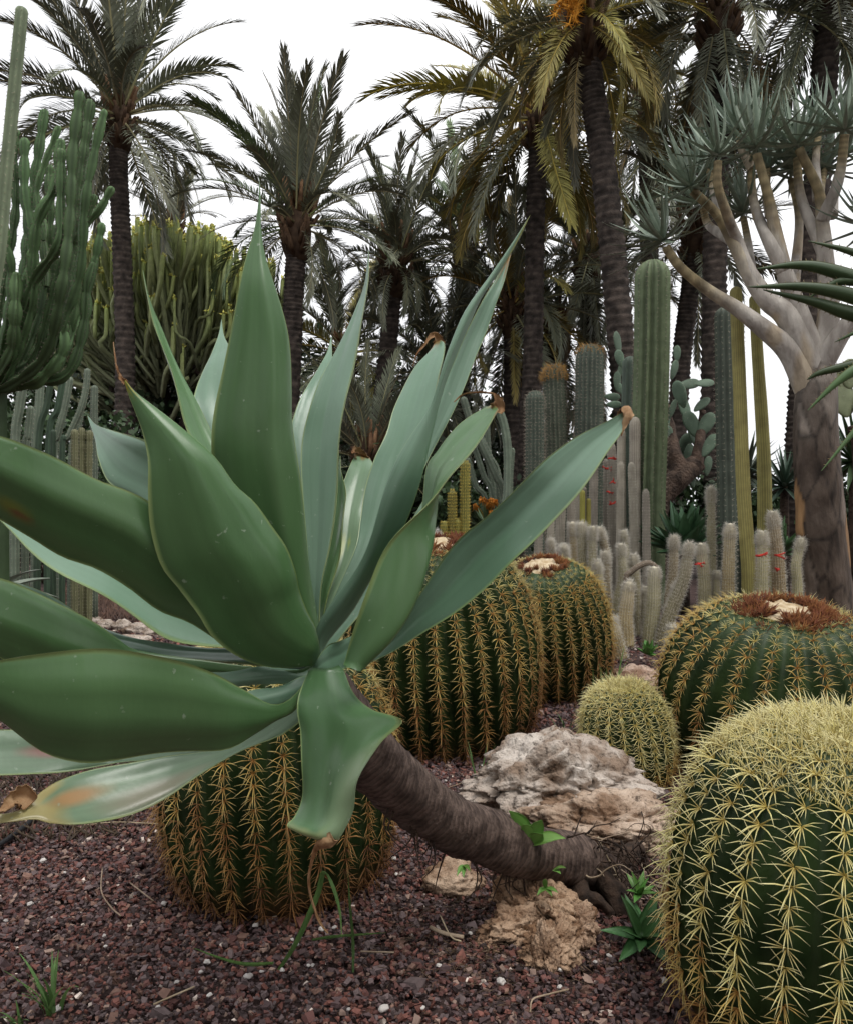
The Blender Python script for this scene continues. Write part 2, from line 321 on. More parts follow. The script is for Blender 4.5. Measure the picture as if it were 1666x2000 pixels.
lf = leaf([(640,1240,660,1240),(700,1140,735,1140),(750,1040,785,1040),(785,960,815,950),(805,900,835,900),(830,850,858,855),(850,800,885,805),(868,750,908,755),(885,705,930,695),(905,655,952,640),(940,590,970,588),(965,550,985,548),(985,515,998,495),(1004,476,1004,476)], (1.42,1.52,1.62), -.16, -.4, tipc=TAN, tipu=.90)
leaf([(605,1250,625,1220),(606,1150,630,1140),(600,1070,645,1065),(592,980,656,980),(588,900,662,905),(592,850,668,840),(605,800,677,775),(625,745,690,712),(650,695,703,650),(675,645,713,605),(695,605,718,565),(712,560,720,530),(720,488,721,488)], (1.41,1.48,1.60), -.17, .3)
leaf([(610,1250,630,1240),(622,1160,645,1150),(640,1070,668,1060),(655,990,675,980),(660,930,668,925),(664,890,665,890)], (1.43,1.5,1.55), -.25, .8, col=GRN)
leaf([(625,1262,650,1268),(680,1190,702,1202),(730,1110,752,1122),(785,1045,803,1060),(822,985,830,996),(850,940,851,941)], (1.40,1.45,1.5), -.2, .6)
leaf([(620,1228,640,1255),(655,1170,690,1195),(695,1115,725,1135),(722,1055,758,1082),(745,975,790,1020),(770,912,820,945),(800,860,842,870),(835,803,857,800),(853,755,872,735),(868,703,893,680),(890,650,918,630),(915,600,945,575),(955,540,975,532),(1000,473,1007,476),(1036,418,1036,418)], (1.37,1.30,1.32,1.36), .30, -.5, .35, tipc=(.3,.3,.08), tipu=.93)
# sides and front
leaf([(600,1300,600,1250),(480,1272,500,1200),(400,1262,420,1150),(330,1245,340,1080),(270,1210,270,1050),(200,1165,200,1020),(120,1120,120,1000),(60,1075,60,970),(0,1018,0,940),(-80,950,-80,900),(-140,890,-140,882)], (1.40,1.42,1.45), -.14, -1.0)
leaf([(560,1290,590,1230),(480,1275,520,1180),(430,1255,450,1110),(370,1220,370,1045),(310,1195,300,988),(250,1145,250,958),(190,1110,190,935),(120,1090,120,900),(60,1055,60,875),(0,1015,0,852),(-60,975,-60,835),(-120,930,-120,830),(-170,880,-170,845),(-200,852,-200,850)], (1.32,1.22,1.10,1.05), .17, .35, .55, col=GRN, spot=[(.68,-.55,.22,(.17,.20,.04)),(.665,-.6,.10,(.17,.07,.03))])
leaf([(575,1260,618,1200),(520,1170,608,1130),(470,1080,600,1060),(435,1000,590,980),(416,910,580,905),(415,860,573,830),(420,800,573,770),(433,725,567,695),(450,640,555,630),(468,560,535,555),(483,500,520,500),(497,450,511,445),(505,390,509,390),(507,345,507,345)], (1.37,1.31,1.29,1.32), .20, -.15, .66, col=GRN)
leaf([(600,1290,600,1315),(470,1268,500,1298),(400,1264,420,1295),(330,1258,330,1286),(260,1246,270,1272),(180,1215,180,1265),(110,1170,110,1240),(40,1140,40,1190),(-20,1130,-20,1138)], (1.40,1.44,1.46), -.2, 1.2)
leaf([(610,1308,612,1332),(540,1303,528,1335),(470,1308,455,1345),(400,1315,390,1350),(330,1325,325,1340)], (1.36,1.30,1.22), .2, .5)
leaf([(612,1315,612,1345),(575,1330,570,1372),(520,1345,510,1385),(455,1360,450,1390),(400,1375,400,1380)], (1.33,1.27,1.2), .25, .5)
leaf([(560,1310,560,1330),(400,1290,400,1320),(275,1270,290,1310),(230,1248,230,1320),(180,1215,180,1330),(120,1180,120,1330),(60,1150,60,1310),(0,1130,0,1285),(-80,1115,-80,1230),(-160,1130,-160,1170),(-200,1140,-200,1142)], (1.34,1.22,1.12), .16, -.15, col=GRN)
leaf([(540,1400,560,1420),(400,1450,420,1470),(250,1468,260,1490),(200,1455,200,1495),(100,1430,100,1511),(0,1425,0,1517),(-80,1440,-80,1510),(-150,1470,-150,1475)], (1.36,1.30,1.24), -.05, .6, col=PAL*.8, spot=[(.52,-.05,.5,(.27,.13,.10)),(.62,.0,.4,(.27,.13,.10))])
lf = leaf([(600,1330,620,1370),(540,1395,560,1430),(470,1452,480,1465),(400,1468,400,1510),(330,1478,330,1555),(260,1490,260,1588),(180,1502,190,1608),(120,1522,140,1615),(80,1548,100,1608),(55,1575,70,1598),(20,1588,20,1606),(-40,1592,-40,1612),(-90,1600,-90,1602)], (1.36,1.28,1.16,1.10), -.06, .75, .5, col=PAL*.82, tipc=(.36,.31,.13), tipu=.66, spot=[(.60,-.1,.45,(.34,.21,.09)),(.42,.55,.6,(.20,.20,.13))])
dry_tip(lf, [(60,1570,1.14),(45,1556,1.14),(28,1560,1.13),(8,1578,1.12),(-20,1590,1.11)], [.012,.015,.012,.007,.003])
leaf([(615,1310,600,1345),(570,1362,575,1390),(530,1376,535,1412),(480,1348,490,1438),(430,1320,440,1460),(370,1297,370,1467),(300,1280,300,1476),(220,1268,230,1484),(150,1270,160,1485),(60,1280,80,1465),(0,1290,0,1410),(-70,1310,-70,1370),(-130,1330,-130,1334)], (1.30,1.18,1.05,.98), .16, -.35, .6, col=GRN)
leaf([(600,1302,622,1258),(530,1305,615,1225),(470,1285,600,1195),(420,1245,588,1155),(390,1200,582,1120),(352,1155,562,1073),(315,1108,530,1030),(297,1035,497,980),(293,960,463,945),(290,900,425,895),(277,845,370,850),(262,800,305,798),(250,765,265,765),(243,745,245,742)], (1.29,1.22,1.17,1.15), .20, -.15, .62, col=GRN*1.05, tipc=(.30,.26,.03), tipu=.93)
lf2 = ag.children[-1]
dry_tip(lf2, [(245,748,1.15),(236,735,1.15),(228,712,1.15),(222,668,1.16)], [.004,.003,.0016,.0008])
leaf([(612,1300,622,1312),(640,1262,655,1312),(668,1250,674,1303),(695,1238,700,1270),(720,1225,722,1230)], (1.31,1.29,1.27), -.15, .3)
lf = leaf([(640,1270,650,1310),(700,1260,715,1298),(745,1255,765,1275),(785,1205,830,1232),(820,1160,890,1195),(860,1100,950,1150),(900,1050,1000,1100),(950,1008,1042,1058),(1000,960,1085,1010),(1040,920,1130,962),(1080,885,1165,918),(1130,850,1190,880),(1180,825,1210,850),(1210,808,1222,825),(1222,802,1226,808)], (1.36,1.33,1.28,1.30), -.17, .35, .45, tipc=(.38,.26,.13), tipu=.955)
dry_tip(lf, [(1212,815,1.30),(1222,803,1.30),(1226,812,1.29),(1220,832,1.29),(1213,852,1.29)], [.008,.010,.008,.004,.001])
lf = leaf3([((672,1298,1.21),(702,1306,1.20),(700,1270,1.30)),((690,1235,1.20),(762,1246,1.20),(735,1200,1.31)),((715,1160,1.19),(806,1176,1.22),(775,1120,1.33)),((755,1070,1.20),(836,1080,1.25),(805,1050,1.35)),((815,1000,1.22),(848,1002,1.29),(828,980,1.37)),((861,958,1.25),(856,932,1.32),(835,908,1.38)),((897,915,1.28),(882,888,1.34),(852,877,1.39)),((933,863,1.31),(920,845,1.36),(895,832,1.40)),((962,820,1.34),(955,812,1.37),(940,800,1.41)),((974,800,1.36),(970,795,1.38),(962,790,1.41))], tipc=TAN, tipu=.965, col=GRN*1.1)
dry_tip(lf, [(968,802,1.38),(974,790,1.38),(970,774,1.38),(958,766,1.38),(920,766,1.38),(900,772,1.38),(886,785,1.38)], [.012,.012,.006,.003,.002,.0015,.0008])
lf = leaf3([((605,1305,1.30),(640,1310,1.28),(668,1300,1.30)),((588,1350,1.27),(642,1352,1.25),(690,1352,1.25)),((580,1390,1.25),(648,1392,1.23),(730,1388,1.19)),((586,1440,1.24),(662,1432,1.21),(789,1411,1.13)),((592,1500,1.235),(650,1502,1.20),(742,1448,1.13)),((587,1555,1.23),(642,1562,1.19),(704,1520,1.14)),((575,1598,1.22),(632,1605,1.18),(692,1580,1.15)),((563,1616,1.21),(620,1632,1.17),(668,1632,1.16)),((604,1632,1.20),(630,1642,1.18),(656,1645,1.17))], tipc=(.34,.38,.17), tipu=.84, col=GRN*.9+GLA*.15, spot=[(.62,.85,.7,(.27,.37,.21)),(.8,.7,.8,(.27,.37,.21))])  # pale spots paint the light on the hanging leaf's curled margin
dry_tip(lf, [(655,1632,1.165),(640,1642,1.17),(622,1652,1.18),(611,1682,1.19),(605,1730,1.20),(620,1790,1.21),(641,1824,1.22)], [.010,.012,.006,.0035,.003,.002,.0008])
# trunk
tp = PP([(1215,1745,2.34),(1140,1692,2.24),(1050,1668,2.12),(960,1640,2.0),(870,1600,1.86),(790,1545,1.72),(722,1482,1.58),(670,1412,1.48),(643,1350,1.41),(631,1305,1.38)])
n = 420; path = catmull(tp, n); s = np.linspace(0, 1, n)
rad = np.interp(s, [0, .15, .5, .8, .9, 1], [.070, .069, .060, .053, .044, .022])
th = np.linspace(0, 6.283, 40, endpoint=False)
prof = 1 + .050 * ((s[:, None] * 95 + .35 * np.sin(3 * th)[None] + .2 * np.sin(7 * th + 1)[None]) % 1) + .02 * np.sin(th * 2 + 1)[None]
V, F = tube(path, rad, 40, prof); V += np.array([mn.noise(tuple(p * 9)) + .35 * mn.noise(tuple(p * 45)) for p in V])[:, None] * .006
ring = (s[:, None] * 95 + .35 * np.sin(3 * th)[None] + .2 * np.sin(7 * th + 1)[None]) % 1; rc = np.concatenate([np.where(ring > .72, .55, .85 + .4 * ring).ravel(), [1, 1]])[:, None] * np.ones((1, 3))
trunk = part('trunk', Geo().add(V, F, rc), m_bark, ag)
# aerial roots hanging under the trunk and the root mat at its foot
for i in range(26):
    k = int(rng.uniform(.08, .62) * n); p0 = path[k] - np.array([0, .02, rad[k] * .92]); ln = min(rng.uniform(.02, .11), p0[2] - .0)
    q = np.array([p0, p0 + [rng.normal(0, .012), rng.normal(0, .01), -ln * .5], p0 + [rng.normal(0, .018), rng.normal(0, .012), -ln]])
    V, F = tube(catmull(q, 9), np.linspace(.0028, .0009, 9), 5); part('aerial_root', Geo().add(V, F), m_root, ag)
for i in range(150):
    c = P(rng.uniform(1085, 1270), rng.uniform(1635, 1780), 2.22 + rng.uniform(-.06, .06)); q = [c]
    dv = np.array([rng.normal(.2, .7), rng.normal(-.3, .5), rng.normal(-.3, .6)])
    for j in range(5): dv = nrm(dv + rng.normal(0, .5, 3) + [0, 0, -.22]); q.append(q[-1] + dv * rng.uniform(.02, .045))
    q = np.array(q); q[:, 2] = np.maximum(q[:, 2], .004)
    V, F = tube(catmull(q, 16), np.linspace(rng.uniform(.0012, .0042), .0008, 16), 5); part('root', Geo().add(V, F), m_straw if i % 5 == 0 else m_root, ag)
for pts, r0 in (([(1160,1700,2.2),(1200,1740,2.15),(1220,1790,2.1),(1235,1830,2.06)], .034), ([(1150,1690,2.25),(1210,1680,2.3),(1245,1660,2.35),(1260,1700,2.38)], .04), ([(1120,1710,2.2),(1140,1750,2.12),(1190,1775,2.1),(1180,1800,2.1)], .028)):
    V, F = tube(catmull(PP(pts), 30), np.linspace(r0, .010, 30), 14); V += np.array([mn.noise(tuple(p * 22)) for p in V])[:, None] * .012
    part('root', Geo().add(V, F), m_root, ag)

def sprig(parent, cpx, d, tips, wpx, col, name='sprout_leaf', top=None):
    for t in tips:
        a = P(*cpx, d); b = P(t[0], t[1], t[2] if len(t) > 2 else d - .03); ax = nrm(b - a); sd = nrm(np.cross(ax, [0, 1, .15])); nn = np.cross(sd, ax)
        if abs(ax[2]) < .5: sd = nrm(np.cross(ax, [0, .5, -1])); nn = np.cross(sd, ax)
        ln = np.linalg.norm(b - a); u = np.linspace(0, 1, 7); wd = px(wpx, d) * np.array([.45, .8, 1, .95, .7, .35, .02])
        mid = a + (b - a) * u[:, None] + np.array([0, 0, 1]) * (np.sin(np.pi * u) * ln * .12)[:, None]
        part(name, blade(mid - sd * wd[:, None], mid + sd * wd[:, None], mid - np.array([0, 0, 1]) * (wd * .35)[:, None], thick=.003, n=12, c=7, col=col, margin=np.array(col) * 1.3, wav=0), m_succ, parent)
LG = np.array([.16, .33, .07])
sprig(ag, (1038, 1648), 2.02, [(993, 1584), (1058, 1602), (1104, 1638), (1060, 1630), (1020, 1610)], 15, LG)
for c, d, tt in (((1080, 1700), 2.0, [(1105,1696),(1095,1708)]), ((1065, 1735), 1.99, [(1048,1750),(1090,1745),(1062,1718),(1078,1752)]), ((905, 1690), 1.80, [(918,1702),(892,1712),(905,1715)])):
    sprig(ag, c, d, tt, 5, LG * .8)

# ---------------------------------------------------------------- golden barrel cacti
TEMPL = {}
def spine_templates(key, cb, cm, ct, n_var=5, long=1.0, droop=0.0):
    out = []
    for k in range(n_var):
        g = Geo(); ang = [-12, 14, 42, 192, 166, 138, -55, 235, -90] + [-75, -105, 90][:2 + k % 2]
        for i, a in enumerate(ang):
            cen = i >= 9; a = R(a + rng.normal(0, 9)); el = R(rng.uniform(48, 66) if cen else rng.uniform(14, 34))
            ln = long * rng.uniform(.8, 1.1) * (1.15 if cen else (.8 if i > 5 else 1))
            d = np.array([math.cos(a) * math.cos(el), math.sin(a) * math.cos(el), math.sin(el)])
            q = np.array([[0, 0, -.03], d * ln * .5 + [0, 0, .02], d * ln + [0, -.12 - droop, -.05]])
            V, F = tube(q, [.030, .022, .002], 3, cap=False); C = np.repeat(np.array([cb, cm, ct]), 3, 0)
            g.add(V, F, C)
        me = g.mesh('spine_cluster'); me.materials.append(m_spine); out.append((me, np.vstack(g.V), g.F, np.vstack(g.C)))
    TEMPL[key] = out
spine_templates('young', (.50, .36, .08), (.74, .66, .28), (.86, .80, .46))
spine_templates('mid', (.34, .15, .03), (.62, .44, .13), (.74, .60, .28), droop=.05)
spine_templates('old', (.20, .085, .025), (.42, .22, .06), (.60, .40, .16), droop=.12)
spine_templates('base', (.10, .045, .020), (.24, .11, .035), (.36, .19, .065), droop=.15)
def barrel(label, cx, d, Rr, H, ribs, sl, spacing, ages, tilt=(0, 0), crown=True, lean_r=0, npart=260, squash=.66, nfl=64, topH=.55, extra=0):
    """ages: heights (0..1) at which spine colour changes: (young above, mid above, old above)"""
    base = ground_pt(cx, d); rt = empty('barrel_cactus', base, label, 'cactus', None)
    Mt = np.array(Matrix.Rotation(tilt[0], 3, 'X') @ Matrix.Rotation(tilt[1], 3, 'Y'))
    zc = H * (1 - topH); a = np.concatenate([np.linspace(-R(78), 0, 22)[:-1], np.linspace(0, R(89.5), 30)])
    pr = Rr * np.cos(a) ** squash; pz = np.where(a > 0, zc + (H - zc) * np.abs(np.sin(a)) ** 1.05, zc - zc * np.abs(np.sin(a)) / math.sin(R(78)))
    pr = np.where(a < 0, Rr * (1 - .22 * np.abs(a / R(78)) ** 2.2), pr)
    pz = pz - .035 * np.exp(-(pr / (.22 * Rr)) ** 2)
    S = ribs * 8; th = np.linspace(0, 6.28318, S, endpoint=False) + .07
    rdep = .155 * np.clip(pr / Rr * 1.3, .25, 1) * np.clip((a + R(85)) / R(40), .3, 1)
    wave = np.abs(np.sin(ribs * (th - .07) / 2)) ** .9
    wob = 1 + .012 * np.array([mn.noise((math.cos(t) * 2, math.sin(t) * 2, cx)) for t in th])[None] * 2
    rr = pr[:, None] * (1 - rdep[:, None] * wave[None]) * wob
    zz = pz[:, None] + 0 * rr
    V = np.stack([rr * np.cos(th), rr * np.sin(th), zz], -1).reshape(-1, 3) @ Mt.T + base
    hfrac = np.repeat(pz / H, S)[:, None]; k = np.clip((.16 - hfrac) / .12, 0, 1)
    C = np.array([1, 1, 1.]) * (1 - k) + np.array([1.9, .55, .7]) * k          # corky foot
    F = grid_faces(len(a), S); part('body', Geo().add(V, F, C), m_barrel, rt)
    # areoles
    arc = np.concatenate([[0], np.cumsum(np.hypot(np.diff(pr), np.diff(pz)))]); ss = np.arange(arc[-1] * .03, arc[-1] * (.87 if crown else .985), spacing)
    lst = []
    for ri in range(ribs):
        t = ri / ribs * 6.28318 + .07
        for s0 in ss + rng.uniform(0, spacing):
            s1 = min(s0, arc[-1] * .99); r = np.interp(s1, arc, pr); z = np.interp(s1, arc, pz)
            if r < .04 and rng.random() < .5: continue
            r2 = np.interp(s1 + .01, arc, pr) - np.interp(s1 - .01, arc, pr); z2 = np.interp(s1 + .01, arc, pz) - np.interp(s1 - .01, arc, pz)
            tv = nrm(np.array([r2, z2])); n2 = np.array([tv[1], -tv[0]])
            c, s = math.cos(t), math.sin(t)
            pos = Mt @ np.array([r * c, r * s, z]) ; nn = Mt @ np.array([n2[0] * c, n2[0] * s, n2[1]]); tt = Mt @ np.array([tv[0] * c, tv[0] * s, tv[1]])
            view = nrm(np.array([0, 0, CAMH]) - (pos + base)); lst.append((-(nn @ view), pos, nn, tt, z / H, .6 if crown and s1 > .77 * arc[-1] else 1))
    lst.sort(key=lambda q: q[0]); rest = Geo(); used = 0
    for fac, pos, nn, tt, h, ks in lst:
        h = h + rng.normal(0, .035); key = 'young' if h > ages[0] else 'mid' if h > ages[1] else 'old' if h > ages[2] else 'base'
        me, TV, TF, TC = random.choice(TEMPL[key]); nn = nrm(nn + rng.normal(0, .09, 3)); an = rng.normal(0, .24); b = nrm(np.cross(tt, nn)); tt = np.cross(nn, b); b, tt = b * math.cos(an) + tt * math.sin(an), tt * math.cos(an) - b * math.sin(an); sc = ks * sl * rng.uniform(.76, 1.2)
        Mx = np.stack([b, tt, nn], 1) * sc
        if used < npart and fac < .35:
            m4 = Matrix(Mx.tolist()).to_4x4(); m4.translation = Vector(pos); put('spine_cluster', me, m_spine, rt, mw=m4); used += 1
        elif fac < .75: rest.add(TV @ Mx.T + pos + base, list(np.vstack(f) for f in TF.values()), TC)
    if rest.n: part('spines', rest, m_spine, rt, 'stuff')
    top = np.array([0, 0, np.max(pz)])
    if crown:
        cr_ = .38 * Rr; u = np.linspace(0, 1, 10); th2 = np.linspace(0, 6.283, 40, endpoint=False)
        V = np.array([[cr_ * 1.5 * a_ * math.cos(t), cr_ * 1.5 * a_ * math.sin(t), top[2] + .018 - .10 * a_ ** 3 * Rr / .35 + .016 * mn.noise((a_ * 9 * math.cos(t), a_ * 9 * math.sin(t), cx))] for a_ in u for t in th2])
        part('crown_wool', Geo().add(V @ Mt.T + base, grid_faces(10, 40)), m_wool, rt)
        FL = []
        for v in range(4):
            g = Geo(); k = 46; dd = rng.normal(0, 1, (k, 3)); dd[:, 2] = np.abs(dd[:, 2]) * .9 + .25
            dk = v == 3; needles(g, rng.normal(0, .12, (k, 3)), dd, rng.uniform(.7, 1.1, k), .11, (.035, .022, .018) if dk else (.07, .026, .010), (.07, .05, .045) if dk else (.24, .088, .026))
            me = g.mesh('dried_flower'); me.materials.append(m_flower); FL.append(me)
        for i in range(nfl):
            t = rng.uniform(0, 6.283); q = rng.uniform(.58, 1.12) * cr_ if i < nfl * .8 else rng.uniform(1.15, 1.5) * cr_
            dk = q > 1.1 * cr_ or rng.random() < .12
            z = top[2] + .012 - .10 * (q / (1.5 * cr_)) ** 3 * Rr / .35
            p = Mt @ np.array([q * math.cos(t), q * math.sin(t), z]); m4 = (Matrix.Rotation(rng.uniform(0, 6), 4, 'Z') @ Matrix.Scale(rng.uniform(.040, .060) * Rr / .47 * (.65 if dk else 1), 4)); m4.translation = Vector(p)
            put('dried_flower', FL[3] if dk else FL[i % 3], m_flower, rt, mw=m4)
    elif extra:
        g = Geo(); k = extra; t = rng.uniform(0, 6.283, k); q = np.sqrt(rng.uniform(0, 1, k)) * Rr * .72
        z = np.interp(q, pr[::-1], pz[::-1]); pos = np.stack([q * np.cos(t), q * np.sin(t), z - .004], -1) @ Mt.T + base
        dd = rng.normal(0, .55, (k, 3)); dd[:, 2] = 1; dd[:, 0] += .5 * np.cos(t) * q / Rr; dd[:, 1] += .5 * np.sin(t) * q / Rr
        needles(g, pos, dd @ Mt.T, rng.uniform(.45, .8, k) * sl * .75, .0010, (.62, .50, .14), (.86, .80, .46)); part('crown_spines', g, m_spine, rt, 'stuff')
    return rt
barrel('barrel cactus half hidden behind the agave trunk, dark ribs, amber spines', 556, 2.34, .335, .70, 27, .044, .030, (.80, .46, .20), tilt=(R(2), R(-3)), crown=False, extra=250)
barrel('round golden barrel cactus with brown crown behind the big agave leaf', 872, 3.80, .455, .93, 30, .050, .036, (.80, .40, .20), tilt=(R(10), R(-4)))
barrel('barrel cactus with blackened orange crown beside the silver torch columns', 1072, 4.75, .37, .80, 27, .050, .036, (.93, .45, .20), tilt=(R(17), R(-5)))
barrel('wide barrel cactus crowned by a thick ring of brown dried flowers', 1500, 3.35, .47, .68, 26, .047, .038, (.93, .45, .12), tilt=(R(13), R(1)), nfl=150)
barrel('small pale-spined globe cactus nestled against the wide barrel cactus', 1236, 3.16, .172, .39, 20, .046, .026, (.30, .10, .0), tilt=(R(8), R(-10)), crown=False, extra=500)
barrel('big yellow-spined barrel cactus with dense pale spiny top and no flowers', 1622, 1.66, .328, .625, 24, .052, .0345, (.40, .14, .03), tilt=(R(5), R(0)), crown=False, npart=290, extra=4600)

# ---------------------------------------------------------------- rocks
def rock(label, pxs, d, size, seed, col=(1, 1, 1), rough=.32, sub=5, z0=-.02, rotz=0, group=None, cat='rock', name='rock', crag=.45, peak=None):
    import bmesh
    bm = bmesh.new(); bmesh.ops.create_icosphere(bm, subdivisions=sub, radius=1); loc = ground_pt(pxs, d)
    for v in bm.verts:
        p = v.co.normalized(); q = p * 1.3 + Vector((seed * 3.1, seed, 0))
        h = mn.fractal(q, .9, 2.1, 6) * rough; c = mn.cell_vector(q * 2.2); h += (c.x - .5) * .05 * rough / .3
        rdg = 1 - abs(mn.noise(q * 3.2)) ; h += .10 * rough / .3 * (rdg - .7)
        h -= .10 * max(0, mn.noise(q * 6)) ** 1.3; h += .045 * mn.turbulence(q * 4.5, 4, True) - .03 + .018 * mn.noise(q * 21)
        dv = mn.voronoi(q * 2.3)[0]; ck = max(0, .20 - (dv[1] - dv[0])) / .20; h -= .15 * crag * ck * ck
        v.co = p * (1 + h)
    V = np.array([v.co for v in bm.verts]); F = np.array([[v.index for v in f.verts] for f in bm.faces]); bm.free()
    V = V * np.array(size); a = rotz; V = np.stack([V[:, 0] * math.cos(a) - V[:, 1] * math.sin(a), V[:, 0] * math.sin(a) + V[:, 1] * math.cos(a), V[:, 2]], -1)
    if peak is not None: V[:, 2] *= np.clip(1.35 - .75 * np.abs(V[:, 0] / size[0] - peak), .35, 1.4)
    V[:, 2] += size[2] * .55 + z0
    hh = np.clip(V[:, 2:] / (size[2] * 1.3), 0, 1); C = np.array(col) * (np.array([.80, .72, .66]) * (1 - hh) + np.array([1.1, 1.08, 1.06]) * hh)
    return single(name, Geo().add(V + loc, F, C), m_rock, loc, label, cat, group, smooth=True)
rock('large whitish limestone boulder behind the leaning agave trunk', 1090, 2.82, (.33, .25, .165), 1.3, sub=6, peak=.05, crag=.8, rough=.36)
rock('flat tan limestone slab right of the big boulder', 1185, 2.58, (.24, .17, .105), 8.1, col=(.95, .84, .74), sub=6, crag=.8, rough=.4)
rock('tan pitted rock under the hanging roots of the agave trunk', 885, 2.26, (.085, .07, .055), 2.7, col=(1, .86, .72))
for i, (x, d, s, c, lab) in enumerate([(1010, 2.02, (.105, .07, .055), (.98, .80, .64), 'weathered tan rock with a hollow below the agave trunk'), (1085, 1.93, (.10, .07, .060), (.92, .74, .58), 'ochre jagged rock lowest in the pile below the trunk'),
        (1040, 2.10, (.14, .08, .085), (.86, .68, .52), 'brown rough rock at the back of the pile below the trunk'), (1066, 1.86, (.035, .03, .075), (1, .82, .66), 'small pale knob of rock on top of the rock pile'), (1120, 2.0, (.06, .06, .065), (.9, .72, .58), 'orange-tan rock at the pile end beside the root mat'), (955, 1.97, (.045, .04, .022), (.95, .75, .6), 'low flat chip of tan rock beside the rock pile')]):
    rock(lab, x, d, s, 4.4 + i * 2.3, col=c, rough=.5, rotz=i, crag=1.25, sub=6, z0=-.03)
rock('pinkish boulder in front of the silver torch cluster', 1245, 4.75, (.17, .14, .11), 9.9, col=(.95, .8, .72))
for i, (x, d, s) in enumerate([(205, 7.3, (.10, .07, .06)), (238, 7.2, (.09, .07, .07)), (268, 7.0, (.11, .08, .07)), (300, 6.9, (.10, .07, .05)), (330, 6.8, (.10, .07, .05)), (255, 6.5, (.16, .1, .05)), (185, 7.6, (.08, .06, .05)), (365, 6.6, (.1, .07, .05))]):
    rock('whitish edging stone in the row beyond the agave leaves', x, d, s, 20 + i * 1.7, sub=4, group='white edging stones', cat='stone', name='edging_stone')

# ---------------------------------------------------------------- palms
def frond_mesh(length, curv, colr, seed, lw=.030, ll=.42):
    r = np.random.default_rng(seed); n = 26; s = np.linspace(0, 1, n); ang = -curv * s ** 1.5
    x = np.concatenate([[0], np.cumsum(np.cos(ang[:-1]))]) / (n - 1) * length; z = np.concatenate([[0], np.cumsum(np.sin(ang[:-1]))]) / (n - 1) * length
    y = .05 * length * np.sin(s * 2) * r.normal(0, .8); rach = np.stack([x, y, z], -1)
    g = Geo(); rc = np.array(colr) * [2.0, 1.7, 1.3]
    V, F = tube(rach, np.linspace(.0085, .0018, n), 4, cap=False); g.add(V, F, rc)
    m = 80; ls = np.repeat(np.linspace(.16, .995, m), 2) + r.normal(0, .003, 2 * m); sd = np.tile([1, -1], m)
    ls = np.clip(ls, 0, 1); pt = np.stack([np.interp(ls, s, rach[:, k]) for k in range(3)], -1); an = np.interp(ls, s, ang)
    T = np.stack([np.cos(an), 0 * an, np.sin(an)], -1); N = np.stack([-np.sin(an), 0 * an, np.cos(an)], -1); B = np.stack([0 * an, sd, 0 * an], -1)
    a = np.interp(ls, [0, .3, 1], [R(62), R(50), R(18)]) + r.normal(0, .09, 2 * m); v = np.interp(ls, [0, 1], [R(42), R(22)]) + r.normal(0, .16, 2 * m)
    D = T * np.cos(a)[:, None] + B * (np.sin(a) * np.cos(v))[:, None] + N * (np.sin(a) * np.sin(v))[:, None]
    ln = ll * np.interp(ls, [0, .16, .22, .45, .8, 1], [.3, .35, .8, 1.05, .85, .55]) * r.uniform(.85, 1.1, 2 * m)
    Wd = nrm(np.cross(D, N)) * lw * .5; drop = np.array([0, 0, -1.]) * (ln * .16)[:, None]
    V = np.stack([pt + Wd * .7, pt - Wd * .7, pt + D * (ln * .5)[:, None] + Wd + drop * .15, pt + D * (ln * .5)[:, None] - Wd + drop * .15, pt + D * ln[:, None] + drop], 1)
    i = np.arange(2 * m)[:, None] * 5
    c = np.repeat(np.array(colr)[None] * r.uniform(.75, 1.25, (2 * m, 1)), 5, 0) * np.tile([.9, .9, 1, 1, 1.15], 2 * m)[:, None]
    g.add(V.reshape(-1, 3), [i + [[0, 1, 3, 2]], i + [[2, 3, 4]]], c)
    me = g.mesh('frond', smooth=False); me.materials.append(m_frond); return me
FR = {}
def fronds(kind):
    if kind not in FR:
        c = {'grey': (.180, .190, .140), 'olive': (.290, .250, .080), 'dark': (.140, .152, .105), 'green': (.125, .185, .090), 'dry': (.22, .17, .09)}[kind]
        FR[kind] = [[frond_mesh(1, cv, c, int(cv * 100) + j,   .0095, .150) for j in range(3)] for cv in (.15, .45, .8, 1.15, 1.5)]
    return FR[kind]
def palm_trunk(path, r0, r1, seed=0):
    path = np.asarray(path); L = np.sum(np.linalg.norm(np.diff(path, axis=0), axis=1)); rows = int(L / .105); n = rows * 3 + 1
    path = catmull(path, n); S = 22; th = np.arange(S); ph = np.arange(n)
    saw = (ph % 3) / 2.0; row = ph // 3
    stag = ((th[None] + row[:, None]) % 2)
    prof = 1 + .15 * saw[:, None] * (.55 + .45 * stag) - .05 + rng.normal(0, .022, (n, S))
    rad = np.linspace(r0, r1, n) * (1 + .25 * np.exp(-np.linspace(0, 1, n) * 12))
    V, F = tube(path, rad, S, prof); C = np.ones((len(V), 3)); C[:n * S] *= (.75 + .6 * np.repeat(saw, S))[:, None] * rng.uniform(.8, 1.2, (n * S, 1)); return Geo().add(V, F, C)
